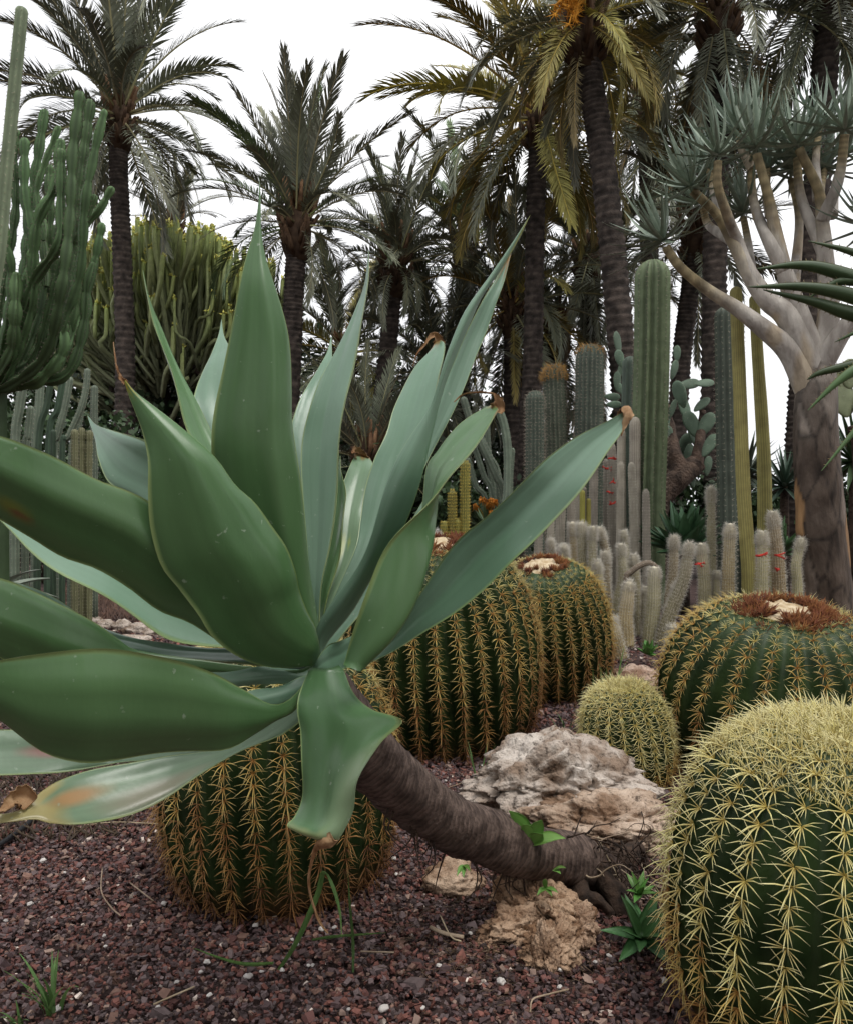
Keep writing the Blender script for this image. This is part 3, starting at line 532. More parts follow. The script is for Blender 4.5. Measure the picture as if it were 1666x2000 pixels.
def palm(label, trunk_px, d, wpx, nf=46, flen=3.0, kinds=('grey', 'dark'), emax=84, emin=-42, seed=1, trunk=True, skirt=6, pw=1.0, boots=True):
    rr = np.random.default_rng(seed); top = P(*trunk_px[-1], d); b0 = P(*trunk_px[0], d); base = np.array([b0[0] + (b0[0] - P(*trunk_px[1], d)[0]) * .3, d, -.05])
    rt = empty('palm_tree', (base[0], base[1], 0), label, 'palm tree', 'date palms')
    r = px(wpx, d) / 2
    if trunk: part('trunk', palm_trunk(np.vstack([base, PP(trunk_px, d)]), r * 1.05, r * .92), m_ptrunk, rt)
    if boots:   # cut leaf bases and fibre under the crown
        g = Geo(); k = 60
        V, F = tube(np.array([top + [0, 0, z] for z in (-.75, -.5, -.2, .1, .35, .55)]), [r * .95, r * 1.25, r * 1.35, r * 1.1, r * .7, r * .2], 14); g.add(V, F, (.25, .25, .25))
        for i in range(k):
            t = rr.uniform(0, 6.28); z = rr.uniform(-.65, .35); q = top + [math.cos(t) * r * .9, math.sin(t) * r * .9, z]; e = q + np.array([math.cos(t) * .22, math.sin(t) * .22, .28 + .2 * (z > 0)])
            V, F = tube(np.array([q, (q + e) / 2 + [math.cos(t) * .02, math.sin(t) * .02, -.02], e]), [.055, .045, .03], 5); g.add(V, F, np.array([1, 1, 1]) * (rr.uniform(.25, .5) if z < 0 else rr.uniform(.5, 1.1)))
        part('crown_base', g, m_boot, rt)
    tl = Vector(top - np.array([base[0], base[1], 0]))
    for i in range(nf):
        f = (i + .5) / nf; el = emax + (emin - emax) * f ** pw + rr.normal(0, 5); az = i * 2.39996 + rr.normal(0, .2)
        cv = np.interp(el, [-60, -20, 10, 40, 85], [.7, 1.3, 1.25, .95, .25]) + rr.normal(0, .22)
        if i >= nf - skirt: el = rr.uniform(-80, -62); cv = .15
        kd = kinds[int(rr.integers(len(kinds)))] if (i < nf - skirt or rr.random() < .7) else 'dry'
        ms = fronds(kd); k = int(np.clip(round((cv - .15) / .35), 0, 4)); me = ms[k][int(rr.integers(3))]
        ln = flen * rr.uniform(.82, 1.1) * (1 if f < .4 else 1 - .3 * (f - .4))
        m4 = Matrix.Rotation(az, 4, 'Z') @ Matrix.Rotation(-R(el), 4, 'Y') @ Matrix.Rotation(rr.normal(0, .3), 4, 'X') @ Matrix.Scale(ln, 4)
        m4.translation = tl + Vector((math.cos(az) * r * .5, math.sin(az) * r * .5, .35 * (1 - f) - .15)); put('frond', me, m_frond, rt, mw=m4)
    return rt
p1 = palm('tall slim date palm rising beside the yellow-flecked euphorbia tree', [(240,900),(245,700),(238,480),(232,330),(235,225)], 16.5, 36, 60, 3.2, ('dark', 'grey', 'grey'), emin=-52, seed=3, skirt=0, pw=1.15)
palm('date palm with upright grey-green fronds behind the tallest agave leaf', [(560,900),(570,680),(576,540),(582,432)], 15, 40, 60, 2.5, ('grey', 'grey', 'green'), emin=-32, seed=5, skirt=0, pw=1.5)
palm('lower date palm with spreading grey fronds behind the brown-tipped agave leaf', [(725,960),(745,800),(762,640),(772,515)], 17, 36, 50, 2.15, ('grey', 'dark', 'grey'), emin=-34, seed=8, skirt=0, pw=1.2)
palm('date palm with long olive-yellow arching fronds and straight trunk', [(1030,900),(1040,700),(1045,420),(1053,228)], 15.5, 38, 60, 3.4, ('olive', 'olive', 'olive', 'grey'), emax=78, emin=-48, seed=11, skirt=0)
p5 = palm('date palm with leaning curved trunk and orange fruit stalks in its crown', [(1225,860),(1215,700),(1195,480),(1172,280),(1152,150),(1142,40)], 12, 50, 50, 2.35, ('olive', 'grey', 'olive'), emin=-56, seed=14, skirt=1)
palm('thick dark palm trunk behind the quiver tree crown, fronds hanging', [(1394,900),(1394,640),(1398,400),(1402,160),(1405,20)], 13, 46, 46, 3.0, ('dark', 'dark', 'grey'), emin=-72, seed=17, skirt=12)
palm('palm trunk rising behind the right limbs of the quiver tree', [(1560,900),(1572,700),(1592,420),(1612,120),(1620,-60)], 12.5, 50, 40, 3.0, ('dark', 'grey'), emin=-70, seed=19, skirt=8)
palm('leaning palm trunk standing between the giant column cactus and the quiver tree', [(1322,860),(1332,690),(1348,560),(1362,450)], 16, 36, 30, 2.6, ('dark',), emin=-45, seed=23)
palm('dark background palm with a short trunk left of the leaning palm', [(1150,900),(1152,680),(1150,500)], 19, 36, 42, 3.3, ('dark', 'grey'), emin=-55, seed=29)
palm('background palm with bluish dark fronds behind the olive palm', [(900,900),(905,700),(905,480)], 21, 30, 44, 3.3, ('green', 'dark'), emin=-50, seed=31)
palm('background palm with low broad crown between two slim trunks', [(672,940),(675,800),(676,690)], 21, 28, 42, 3.1, ('olive', 'grey', 'dark'), emin=-48, seed=37)
palm('low background palm with olive fronds right of the brown-tipped agave leaf', [(1000,940),(1000,760),(1000,600)], 18, 34, 46, 3.0, ('olive', 'grey', 'dark'), emin=-55, seed=41)
palm('low shaggy palm behind the pale arching cactus stems', [(850,980),(852,860),(855,730)], 19, 32, 44, 3.0, ('dark', 'grey'), emin=-60, seed=43)
palm('distant palm crown peeping over the top of the yellow-flecked euphorbia', [(335,900),(338,650),(340,440)], 30, 24, 26, 2.5, ('grey',), emin=-10, seed=47)
palm('squat young palm with dark fronds low behind the agave centre', [(720,1010),(720,960),(720,900)], 15, 34, 34, 2.2, ('dark', 'grey'), emin=-40, seed=53)
palm('dark palm behind the two spiny-topped cactus columns', [(1090,940),(1085,800),(1082,650)], 20, 34, 40, 3.2, ('dark', 'grey'), emin=-60, seed=59)
palm('crowded dark palm crown high behind the leaning trunk', [(1270,900),(1268,500),(1262,200)], 21, 36, 42, 3.8, ('dark', 'dark', 'grey'), emin=-65, seed=61)
tl = np.array(p5['wloc'])
for i in range(9):
    a = P(1135, 15, 11.9); e = P(1108 + rng.uniform(-25, 25), 30 + rng.uniform(-35, 25), 11.3); q = catmull(np.array([a, (a + e) / 2 + [0, 0, .15], e]), 8); V, F = tube(q, np.linspace(.035, .012, 8), 6)
    gg = Geo().add(V, F, (4.2, 3.6, .9)); needles(gg, np.repeat(q[3:], 7, 0), rng.normal(0, 1, (35, 3)) + [0, -.4, -.6], .16, .012, (4, 3.3, .8), (4.4, 3.6, 1)); part('fruit_stalk', gg, m_boot, p5)

# ---------------------------------------------------------------- candelabra euphorbia and its neighbours (left)
CG = np.array([.056, .098, .040])
eu = empty('candelabra_euphorbia', ground_pt(-30, 5.0), 'dark green candelabra euphorbia with many upright jointed arms', 'euphorbia')
V, F, inf = column([ground_pt(-30, 5), P(-30, 1000, 5), P(-32, 820, 5), P(-30, 740, 5)], .16, 6, .2, 20, taper=.9); part('trunk', Geo().add(V, F, CG * .8), m_cact, eu)
arms = [([(20,752),(90,690),(122,560),(135,420),(146,300),(158,192)], 14), ([(30,750),(110,640),(140,480),(158,330),(176,205)], 13), ([(60,735),(150,560),(166,400),(182,310),(205,222)], 12), ([(0,740),(40,600),(60,420),(78,300),(88,222)], 12),
        ([(0,740),(30,600),(62,500),(50,380),(48,280)], 12), ([(10,740),(60,600),(72,440),(108,360),(116,280)], 12), ([(70,720),(128,520),(150,460),(192,410),(214,372)], 10), ([(60,720),(118,520),(140,470),(166,420),(180,388)], 9),
        ([(40,748),(110,720),(160,600),(186,500),(200,445)], 12), ([(40,748),(130,730),(165,640),(172,560),(180,520)], 13), ([(0,700),(20,560),(8,450),(10,350)], 12), ([(20,740),(70,640),(90,540),(96,430),(98,330)], 12), ([(82,470),(70,400),(76,352),(112,252)], 8),
        ([(10,720),(60,560),(112,480),(118,400),(122,300)], 11), ([(0,745),(60,700),(100,600),(106,520),(108,450)], 13), ([(0,745),(40,660),(60,580),(66,500)], 13), ([(0,745),(70,740),(120,690),(142,620),(150,560)], 14), ([(-20,700),(10,520),(30,400),(28,300),(32,260)], 10),
        ([(-10,745),(20,690),(30,620),(28,540)], 13), ([(90,560),(86,470),(84,400)], 10), ([(30,500),(22,420),(20,345)], 10), ([(130,560),(140,520),(142,470)], 9), ([(0,745),(50,750),(90,735),(118,690),(125,640)], 15), ([(150,440),(160,360),(168,300)], 9), ([(40,640),(34,560),(38,470)], 12),
        ([(60,660),(80,590),(82,520)], 12), ([(20,740),(80,700),(132,620),(150,540),(158,470)], 11), ([(-20,740),(-10,600),(-4,520)], 13), ([(95,690),(118,610),(126,540)], 11), ([(-10,560),(-2,430),(4,330),(2,260)], 11)]
for i, (pts, wd) in enumerate(arms[:20] + arms[22:23] + arms[26:29:2]):
    d = 4.6 + .9 * ((i * .618) % 1); q = [P(-30, 760, 5.0)] if pts[0][1] > 690 else []
    q += [P(x + rng.normal(0, 2), y, 5 + (d - 5) * min(1, (j + 1) / 3)) for j, (x, y) in enumerate(pts)]
    V, F, inf = column(q, px(wd, 5) * 1.0, 4 + i % 2, .58, 120, seg=rng.uniform(.14, .20), segamp=.34, taper=.95, spr=4, sharp=.62)
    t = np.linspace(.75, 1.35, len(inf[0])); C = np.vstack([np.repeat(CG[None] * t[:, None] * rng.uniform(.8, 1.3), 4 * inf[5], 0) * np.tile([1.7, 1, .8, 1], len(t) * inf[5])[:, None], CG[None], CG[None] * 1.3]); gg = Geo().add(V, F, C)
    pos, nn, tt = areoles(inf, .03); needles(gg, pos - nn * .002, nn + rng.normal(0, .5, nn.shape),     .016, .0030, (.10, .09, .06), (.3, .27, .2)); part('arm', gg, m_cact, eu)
def stem_plant(name, label, cat, stems, col, ribs, dep, spine=None, group=None, seg=0, n=26, taper=.9, tipcol=None, mat_=None, segamp=.08, sharp=1, edge=.35, capk=1.1):
    """stems: list of (pixel path from top to foot, distance, half width in pixels); each runs to the ground"""
    x0 = np.mean([s[0][-1][0] for s in stems]); d0 = np.mean([s[1] for s in stems]); one = len(stems) == 1
    rt = empty(name, ground_pt(x0, d0), label, cat, group)
    for pts, d, hw in stems:
        q = [P(x, y, d) for x, y in pts][::-1]; b = q[0].copy(); b[2] = -.02
        if q[0][2] > .05: q = [b + (q[0] - q[1]) * [.15, .15, 0]] + q
        r = px(hw, d); V, F, inf = column(q, r, ribs, dep, n, seg=seg, segamp=segamp, taper=taper, sharp=sharp, capk=capk); c = np.array(col) * rng.uniform(.85, 1.15)
        m = len(inf[0]); S = (len(V) - 2) // m; t = np.linspace(0, 1, m)[:, None]
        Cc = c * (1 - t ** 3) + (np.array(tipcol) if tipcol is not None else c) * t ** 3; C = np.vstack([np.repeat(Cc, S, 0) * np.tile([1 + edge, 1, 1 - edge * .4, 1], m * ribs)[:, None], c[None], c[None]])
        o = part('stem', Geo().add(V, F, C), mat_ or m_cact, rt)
        if spine:
            g2 = Geo()
            for sp in (spine if isinstance(spine, list) else [spine]): tufts(g2, inf, **sp)
            part('spines', g2, m_hair, o, 'stuff')
    return rt
wsp = lambda spc, k, ln, wd=.0012, cb=(.45, .40, .30), ct=(.62, .57, .46), spread=.7, **kw: dict(spacing=spc, k=k, ln=ln, wd=wd, cb=cb, ct=ct, spread=spread, **kw)
stem_plant('column_cactus', 'tall pale green column cactus beside the candelabra euphorbia', 'cactus', [([(42,26),(30,150),(12,340),(0,480),(-20,700)], 3.4, 14.5)], (.17, .215, .13), 6, .22, wsp(.035, 3, .012), n=40)
stem_plant('cactus_clump', 'grey-green curving cactus stems standing under the candelabra euphorbia', 'cactus', [([(171,726),(168,760),(158,800),(136,850),(120,900)], 7, 7), ([(136,743),(128,790),(113,850),(105,900)], 7.2, 8), ([(185,760),(184,800),(184,860)], 7.6, 8), ([(80,742),(76,800),(70,880)], 7.1, 9), ([(45,756),(38,800),(30,880)], 6.8, 10), ([(160,790),(152,840),(140,900)], 7.4, 7), ([(60,800),(55,850),(50,900)], 6.9, 8)], (.15, .185, .135), 7, .25, wsp(.04, 3, .014))
stem_plant('cactus_clump', 'dark slender cactus stems among the grey curving ones', 'cactus', [([(123,743),(112,800),(95,870)], 6.7, 7), ([(104,720),(92,790),(75,880)], 6.6, 7), ([(104,845),(104,900)], 6.4, 6), ([(124,855),(122,900)], 6.4, 6)], (.045, .075, .045), 5, .3, None)
stem_plant('cactus_clump', 'yellowish stubby jointed cactus stems beside the small agave tip', 'cactus', [([(146,846),(146,900)], 6.9, 8), ([(160,842),(160,900)], 7, 8), ([(175,848),(174,910)], 7, 8)], (.17, .17, .09), 7, .25, wsp(.03, 3, .014), seg=.12, segamp=.2)
ED = 20.0
# far yellow-flecked euphorbia tree
fe = empty('euphorbia_tree', ground_pt(340, ED), 'broad euphorbia tree dense with pale stems and yellow-tipped shoots', 'euphorbia')
gr = Geo(); yl = Geo()
for i in range(620):
    a = rng.uniform(-1, 1); tx = 312 + 215 * a + rng.normal(0, 8); dome = 440 + 95 * abs(a) ** 2.2 + 26 * mn.noise((a * 4, 3, 1)) + rng.normal(0, 7); ty = dome + abs(rng.normal(0, 1)) * 80 * (1 if i > 180 else .15); dd = ED + rng.uniform(-2.2, 2.2) * math.sqrt(max(.05, 1 - a * a))
    if i > 200: tx += rng.normal(0, 25)
    if i < 60: tx = 150 + rng.uniform(-45, 90); ty = 500 + rng.uniform(0, 190)
    q0 = P(330 + (tx - 330) * .35 + rng.normal(0, 20), max(690, ty + 120) + rng.uniform(0, 60), ED + (dd - ED) * .5); tip = P(tx, ty, dd); mid = (q0 + tip) / 2 + np.array([(tx - 330) / FPX * ED * .16, 0, -.10]) + rng.normal(0, .22, 3)
    V, F, inf = column([q0, mid, tip - np.array([(mid[0] - tip[0]) * -.15, 0, rng.uniform(.4, .75)]), tip], rng.uniform(.040, .066), 4, .40, 10, taper=1, spr=2); m = len(inf[0]); S = 8; t = np.linspace(0, 1, m)[:, None] ** 1.5
    c = np.array([.20, .22, .13]) * rng.uniform(.5, 1.5) * (1 - t) + np.array([.46, .58, .13]) * rng.uniform(.8, 1.2) * t; C = np.vstack([np.repeat(c, S, 0), c[:1], c[-1:]])
    tp_ = inf[0][-1]; k = 8; gg = Geo().add(V, F, C) if i < 260 else gr.add(V, F, C)
    needles(gg, tp_ + rng.normal(0, .03, (k, 3)), rng.normal(0, 1, (k, 3)) + [0, 0, .6], .08, .030, (.56, .55, .10), (.78, .74, .22))
    if i < 260: part('branch', gg, m_cact, fe)
part('branches', gr, m_cact, fe, 'stuff')
for i in range(9):
    q = [ground_pt(340 + rng.normal(0, 25), ED), P(330 + rng.normal(0, 30), 900, ED), P(330 + 130 * rng.uniform(-1, 1), 740, ED + rng.uniform(-1, 1)), P(330 + 170 * rng.uniform(-1, 1), 640, ED + rng.uniform(-1, 1))]
    V, F = tube(catmull(np.array(q), 14), np.linspace(.16, .06, 14), 8); part('trunk', Geo().add(V, F, (.5, .5, .5)), m_wood, fe)

def blades(label, name, cx, d, n, hpx, spread, col, w=.006, cat='grass', base_w=.1, curl=.6, seg=7, y0=None, group=None, kind=None):
    """tuft of arching grass blades"""
    loc = ground_pt(cx, d); g = Geo(); H = px(hpx, d); z0 = 0 if y0 is None else P(cx, y0, d)[2]
    for i in range(n):
        a = rng.uniform(0, 6.283); ln = H * rng.uniform(.6, 1.15); o = np.array([rng.normal(0, base_w), rng.normal(0, base_w), z0]); t = np.linspace(0, 1, seg)
        out = np.array([math.cos(a), math.sin(a), 0]); s = spread * rng.uniform(.3, 1)
        p = loc + o + out * (ln * s * t ** 1.3)[:, None] + np.array([0, 0, 1]) * (ln * (t - curl * s * t ** 2.4))[:, None]; wv = np.array([-math.sin(a), math.cos(a), 0]) * (w * (1 - t ** 2) + .0004)[:, None]
        c = np.array(col) * rng.uniform(.7, 1.3) * (.8 + .4 * t)[:, None]
        g.add(np.stack([p - wv, p + wv], 1).reshape(-1, 3), np.array([[2 * j, 2 * j + 1, 2 * j + 3, 2 * j + 2] for j in range(seg - 1)]), np.repeat(c, 2, 0))
    return single(name, g, m_grass, loc, label, cat, group, kind)
blades('arching green fountain grass clump at the foot of the euphorbia tree', 'grass_clump', 335, 15, 420, 215, .42, (.10, .15, .06), .010, base_w=.28, curl=.9)

# ---------------------------------------------------------------- right: giant columns, torches, quiver tree
stem_plant('column_cactus', 'giant blue-green ribbed column cactus left of the quiver tree', 'cactus', [([(1274,545),(1272,700),(1268,850),(1264,1000)], 9, 35)], (.145, .190, .105), 12, .38, wsp(.05, 3, .03, .0025, (.30, .26, .18), (.5, .45, .35)), n=50, taper=1.0, sharp=.8, edge=.5)
stem_plant('column_cactus', 'short dark ribbed cactus stem tucked behind the giant column', 'cactus', [([(1230,712),(1228,850),(1228,950)], 9.6, 17)], (.075, .10, .075), 8, .28, None)
osp = [wsp(.05, 4, .05, .003, (.30, .26, .20), (.42, .36, .28)), dict(spacing=.03, k=6, ln=.09, wd=.004, cb=(.42, .22, .06), ct=(.60, .36, .12), spread=.8, tmin=.93)]
stem_plant('column_cactus', 'thick grey spiny-ribbed column cactus, widest of the orange-tipped three', 'cactus', [([(1152,702),(1150,850),(1150,950)], 12, 29)], (.085, .105, .080), 19, .16, [osp[0], dict(osp[1], k=2, tmin=.96)], n=34, taper=.96)
stem_plant('column_cactus', 'grey column cactus with the brightest orange spiny tip', 'cactus', [([(1082,736),(1086,850),(1088,950)], 12.2, 23)], (.085, .10, .070), 17, .16, [osp[0], dict(osp[1], tmin=.93, k=5)], n=34, taper=.95)
stem_plant('column_cactus', 'slim grey ribbed column cactus, shortest of the orange-tipped three', 'cactus', [([(1044,782),(1044,860),(1044,960)], 11.6, 19)], (.085, .105, .080), 15, .18, [osp[0]], n=34, taper=.95)
stem_plant('column_cactus', 'dark ribbed column cactus pair behind the two olive columns', 'cactus', [([(1413,618),(1416,800),(1420,1000)], 8.7, 19), ([(1440,640),(1438,800),(1440,1000)], 8.9, 15)], (.075, .090, .070), 9, .26, wsp(.06, 3, .03, .0025), n=44)
stem_plant('column_cactus', 'olive-yellow smooth column cactus, taller of the pair', 'cactus', [([(1437,572),(1444,740),(1452,960),(1462,1110)], 7.3, 14.5)], (.270, .240, .085), 18, .09, wsp(.02, 2, .009, .0014, (.38, .32, .10), (.5, .44, .18)), n=50, taper=.8, seg=.55, segamp=.03)
stem_plant('column_cactus', 'olive-yellow smooth column cactus, shorter and thinner-tipped of the pair', 'cactus', [([(1473,586),(1480,700),(1491,880),(1494,1040)], 7.6, 16)], (.270, .240, .085), 18, .09, wsp(.02, 2, .009, .0014, (.38, .32, .10), (.5, .44, .18)), n=50, taper=.62, seg=.6, segamp=.03)
SW = (.50, .47, .42); hair = lambda k=4, ln=.022, spc=.022: dict(spacing=spc, k=k, ln=ln, wd=.0010, cb=(.52, .47, .38), ct=(.82, .78, .69), spread=.9)
torches = [([(1233,914),(1240,1107)],8.2,9),([(1261,967),(1263,1135)],7.8,9.5),([(1212,912),(1210,1070)],8.4,8),([(1194,878),(1196,1060)],8.6,10),([(1183,905),(1183,1025)],8.8,7),([(1160,903),(1157,1038)],8.5,11),([(1116,951),(1114,1040)],8.4,10),([(1095,983),(1093,1066)],8.3,11),
    ([(1075,1006),(1075,1060)],8.0,10),([(1240,832),(1240,1050)],8.9,12),([(1213,850),(1213,1000)],9.0,11),([(1140,960),(1140,1060)],8.7,8),([(1128,930),(1128,1060)],8.9,8),([(1052,1043),(1050,1098)],7.8,10)]
for i, (pts, d, hw) in enumerate(torches):
    stem_plant('torch_cactus', {3: 'tall torch column dotted with red flowers beside the giant column', 9: 'tallest and thickest torch column, right in front of the giant column', 5: 'thick silver torch column left of the red-flowered one', 1: 'silver torch column standing before the foot of the giant column', 13: 'lowest silver torch at the end of the stand by the blackened barrel'}.get(i, 'slender silver-grey torch cactus column in the dense stand below the giant column'), 'cactus', [(pts, d, hw)], np.array([.36, .325, .26]) * rng.uniform(.7, 1.1), 18, .10, hair(2, .014, .03), 'tall silver torch columns', n=22, seg=.3, segamp=.05, taper=rng.uniform(.72, .92), capk=1.7)
fuzzy = [([(1116,1032),(1121,1112)],7.2,10),([(1134,1038),(1144,1135)],7.0,12),([(1155,1041),(1157,1153)],6.9,10),([(1171,1043),(1184,1126)],7.0,10),([(1217,1048),(1222,1108)],7.3,8),([(1215,1075),(1201,1190)],6.7,10),([(1226,1158),(1222,1264)],6.3,17),([(1279,1130),(1270,1245)],6.4,16),
    ([(1344,1078),(1334,1135),(1305,1209),(1291,1264)],6.3,14),([(1316,1062),(1314,1126),(1305,1181)],6.8,10),([(1374,1080),(1376,1204)],7.2,14),([(1390,963),(1390,1144)],7.9,9.5),([(1422,1043),(1422,1153)],7.0,13),([(1397,1126),(1397,1180)],7.2,8),
    ([(1488,1055),(1488,1153)],6.6,14),([(1518,1018),(1521,1144)],6.7,15.5),([(1562,1066),(1557,1144)],6.9,11),([(1311,1236),(1307,1273)],6.0,11),([(1194,1225),(1213,1287)],5.75,14),([(1093,1075),(1093,1115)],6.6,9),([(1104,1078),(1102,1115)],6.5,9),([(1075,1064),(1075,1110)],6.9,7),([(1314,1149),(1305,1200)],6.35,7),([(1240,1100),(1244,1180)],6.9,10),([(1180,1090),(1186,1190)],6.6,10),([(1260,1160),(1262,1230)],6.7,9),([(1165,1110),(1170,1190)],6.5,9)]
FLAB = {6: 'stout brownish torch stub just behind the pinkish boulder', 7: 'thick pale upright torch right of the stout brownish stub', 8: 'leaning torch cactus bent sideways with a white woolly tip', 10: 'torch cactus bearing a single red flower near its top', 11: 'tall thin grey torch beside the dark ribbed column pair',
        12: 'very hairy torch standing left of the olive column foot', 13: 'small fuzzy torch pup between the flowering torch and the olive column', 14: 'hairy torch with one red flower, shorter of two right of the olive columns', 15: 'tallest hairy torch right of the olive columns with red flowers', 16: 'torch stub at the foot of the quiver tree trunk', 17: 'tiny torch pup beside the wide barrel cactus', 18: 'torch stub leaning toward the pinkish boulder'}
for i, (pts, d, hw) in enumerate(fuzzy):
    if len(pts) == 2: (xa, ya), (xb, yb) = pts; pts = [(xa + rng.normal(0, 3), ya), ((xa + xb) / 2 + rng.normal(0, 3), (ya + yb) / 2), (xb, yb)]
    c = np.array([.33, .30, .17]) * rng.uniform(.7, 1.15) * ([1, 1, 1] if i % 3 else [1.05, .9, .8])
    stem_plant('torch_cactus', FLAB.get(i, 'short fuzzy white-haired torch cactus in the clump behind the barrel cacti'), 'cactus', [(pts, d, hw)], c, 16, .10, [dict(hair(5, .034, .026), down=.1), dict(hair(6, .045, .02), tmin=.88)], 'fuzzy torch cacti', n=18, tipcol=(.62, .57, .45), seg=.25, segamp=.05, taper=rng.uniform(.66, .85), capk=2.0)
rt = stem_plant('torch_cactus', 'thin brownish torch stem arched over in a hoop among the torches', 'cactus', [([(1287,1130),(1284,1112),(1268,1100),(1249,1105),(1232,1118),(1222,1136)], 6.5, 6)], (.17, .13, .095), 10, .12, hair(2, .014, .03))
for i, (x, y, d) in enumerate([(1190,895,8.4),(1184,915,8.6),(1197,940,8.4),(1192,985,8.4),(1366,1101,7.1),(1482,1086,6.45),(1519,1085,6.55),(1521,1112,6.55),(1091,1110,6.45),(1187,960,8.5)]):
    c = P(x, y, d); g = Geo()
    for j in range(3):
        e = c + np.array([rng.uniform(-.05, .05), -.03, rng.uniform(-.02, .03)]); V, F = tube(np.array([c + [0, .05, 0], c, e]), [.010, .010, .003], 6); g.add(V, F); needles(g, np.repeat(e[None], 5, 0), e - c + rng.normal(0, .02, (5, 3)), .03, .006, WH, WH)
    single('flower', g, m_red, c, {4: 'red flower near the top of the lone flowering torch', 5: 'red flower on the shorter hairy torch right of the olive columns', 6: 'red flower on the tallest hairy torch right of the olive columns', 7: 'red flower on the tallest hairy torch right of the olive columns', 8: 'red flower just above the blackened barrel crown'}.get(i, 'small red flower on the tall torch column beside the giant column'), 'flower', 'red torch cactus flowers')
# grey arching stems, yellow spiny stems in the middle
stem_plant('cactus_clump', 'pale grey-green arching cactus stems spreading behind the agave leaf tips', 'cactus', [([(972,796),(984,830),(991,880),(991,960),(988,1000)],9,9),([(906,782),(918,820),(945,880),(968,930),(985,980)],9.2,8),([(936,850),(955,890),(975,950)],9.4,7),([(948,800),(952,880),(962,960)],9.6,8),([(925,870),(945,930),(962,980)],9.3,6),([(1000,880),(996,960)],9.1,6),([(915,900),(930,950),(950,990)],9.5,6)], (.115, .145, .105), 6, .25, wsp(.05, 2, .016))
ysp = dict(spacing=.028, k=7, ln=.022, wd=.0016, cb=(.48, .36, .06), ct=(.66, .54, .16), spread=.9)
for pts, hw, lab in (([(908,908),(908,1060)],9,'tallest of the narrow yellow-spined column cacti'),([(883,965),(884,1075)],8,'second tallest narrow yellow-spined cactus'),([(868,1025),(868,1085)],8,'short yellow-spined cactus beside the white woolly ball'),([(893,1020),(893,1080)],7.5,'short yellow-spined cactus between the two taller ones')):
    stem_plant('spiny_cactus', lab, 'cactus', [(pts, 7, hw)], (.20, .19, .05), 12, .18, ysp, 'yellow-spined cacti')
for pts, hw in (([(1137,963),(1137,1040)],6),([(1149,978),(1149,1040)],5)):
    stem_plant('column_cactus', 'thin olive cactus stem peeking out among the silver torches', 'cactus', [(pts, 7.9, hw)], (.22, .20, .045), 10, .12, None, 'thin olive stems')
g = Geo(); c0 = P(850, 1050, 6.6); 
V, F, inf = column([ground_pt(850, 6.6), P(850, 1080, 6.6), P(850, 1046, 6.6)], .05, 14, .1, 12); g.add(V, F, (.4, .38, .34)); tufts(g, inf, .02, 10, .035, .0012, (.5, .48, .44), (.72, .70, .66))
single('woolly_cactus', g, m_hair, ground_pt(850, 6.6), 'small white woolly cactus ball above the barrel cactus crown', 'cactus')

# quiver tree
qt = empty('quiver_tree', ground_pt(1612, 7.0), 'branching quiver tree with peeling grey bark and spiky rosettes', 'tree')
def limb(pts, r0, r1, name='limb', d=7.0, n=34):
    r1 = r1 * .84
    q = PP([(p[0], p[1], p[2] if len(p) > 2 else d) for p in pts]); V, F = tube(catmull(q, n), r1 + (r0 - r1) * (1 - np.linspace(0, 1, n)) ** 1.9, 14)
    V = V + np.array([mn.noise(tuple(p * 3.5)) for p in V])[:, None] * .05 * r0
    t = np.array([mn.noise((p[0] * 5, p[1] * 5, p[2] * 1.7)) for p in V])[:, None]; C = np.where(t > .35, [[1.12, 1.0, .82]], [[1.16, 1.14, 1.12]]); S0 = 14; L0 = np.concatenate([np.repeat(np.arange(n), S0), [0, n - 1]])[:, None] / (n - 1)
    old = np.clip((L0 - .45) / .3, 0, 1) * (r1 < .06)                       # young ends keep olive leaf-scar rings
    C = C * (1 - old) + np.array([[.72, .62, .38]]) * old * (.75 + .5 * (np.sin(L0 * 95) > 0))
    return part(name, Geo().add(V, F, C), m_aloebark, qt)
q = np.vstack([ground_pt(1622, 7.0)[None] - [0, 0, .03], PP([(1616,1180),(1602,1000),(1594,860),(1594,770),(1598,705)], 7.0)])
nn_ = 170; V, F = tube(catmull(q, nn_), np.interp(np.linspace(0, 1, nn_), [0, .15, .6, .85, 1], [.26, .225, .185, .175, .12]), 56, 1 + .05 * np.sin(np.linspace(0, 6.283, 56, endpoint=False) * 4 + 1)[None])
V += np.array([mn.noise(tuple(p * 5)) for p in V])[:, None] * .02
# bark plates: broken into raised, differently coloured flakes
cv = np.array([list(mn.voronoi(Vector((p[0] * 6.5, p[1] * 6.5, p[2] * 2.2)))[0][:2]) for p in V]); edge = np.clip((cv[:, 1] - cv[:, 0]) / .12, 0, 1)[:, None]
cid = np.array([mn.cell(Vector(mn.voronoi(Vector((p[0] * 6.5, p[1] * 6.5, p[2] * 2.2)))[1][0]) * 7.7) for p in V])[:, None]
V[:len(V)] += 0; C = np.where(cid > .62, [[.86, .54, .28]], np.where(cid < .30, [[.24, .19, .16]], [[.42, .35, .31]])) * (.3 + .7 * edge)
kz = np.clip((V[:, 2:] - 1.55) / .8, 0, 1) * np.clip(.55 + cid, .4, 1); C = C * (1 - kz) + np.array([[.92, .88, .84]]) * (.6 + .4 * edge) * kz
part('trunk', Geo().add(V, F, C), m_aloebark, qt)
limb([(1594,790),(1548,695),(1500,648),(1440,602),(1385,568),(1332,525),(1300,482)], .13, .045)
limb([(1597,735),(1540,622),(1500,588),(1468,548),(1430,470),(1398,415),(1352,372)], .13, .045)
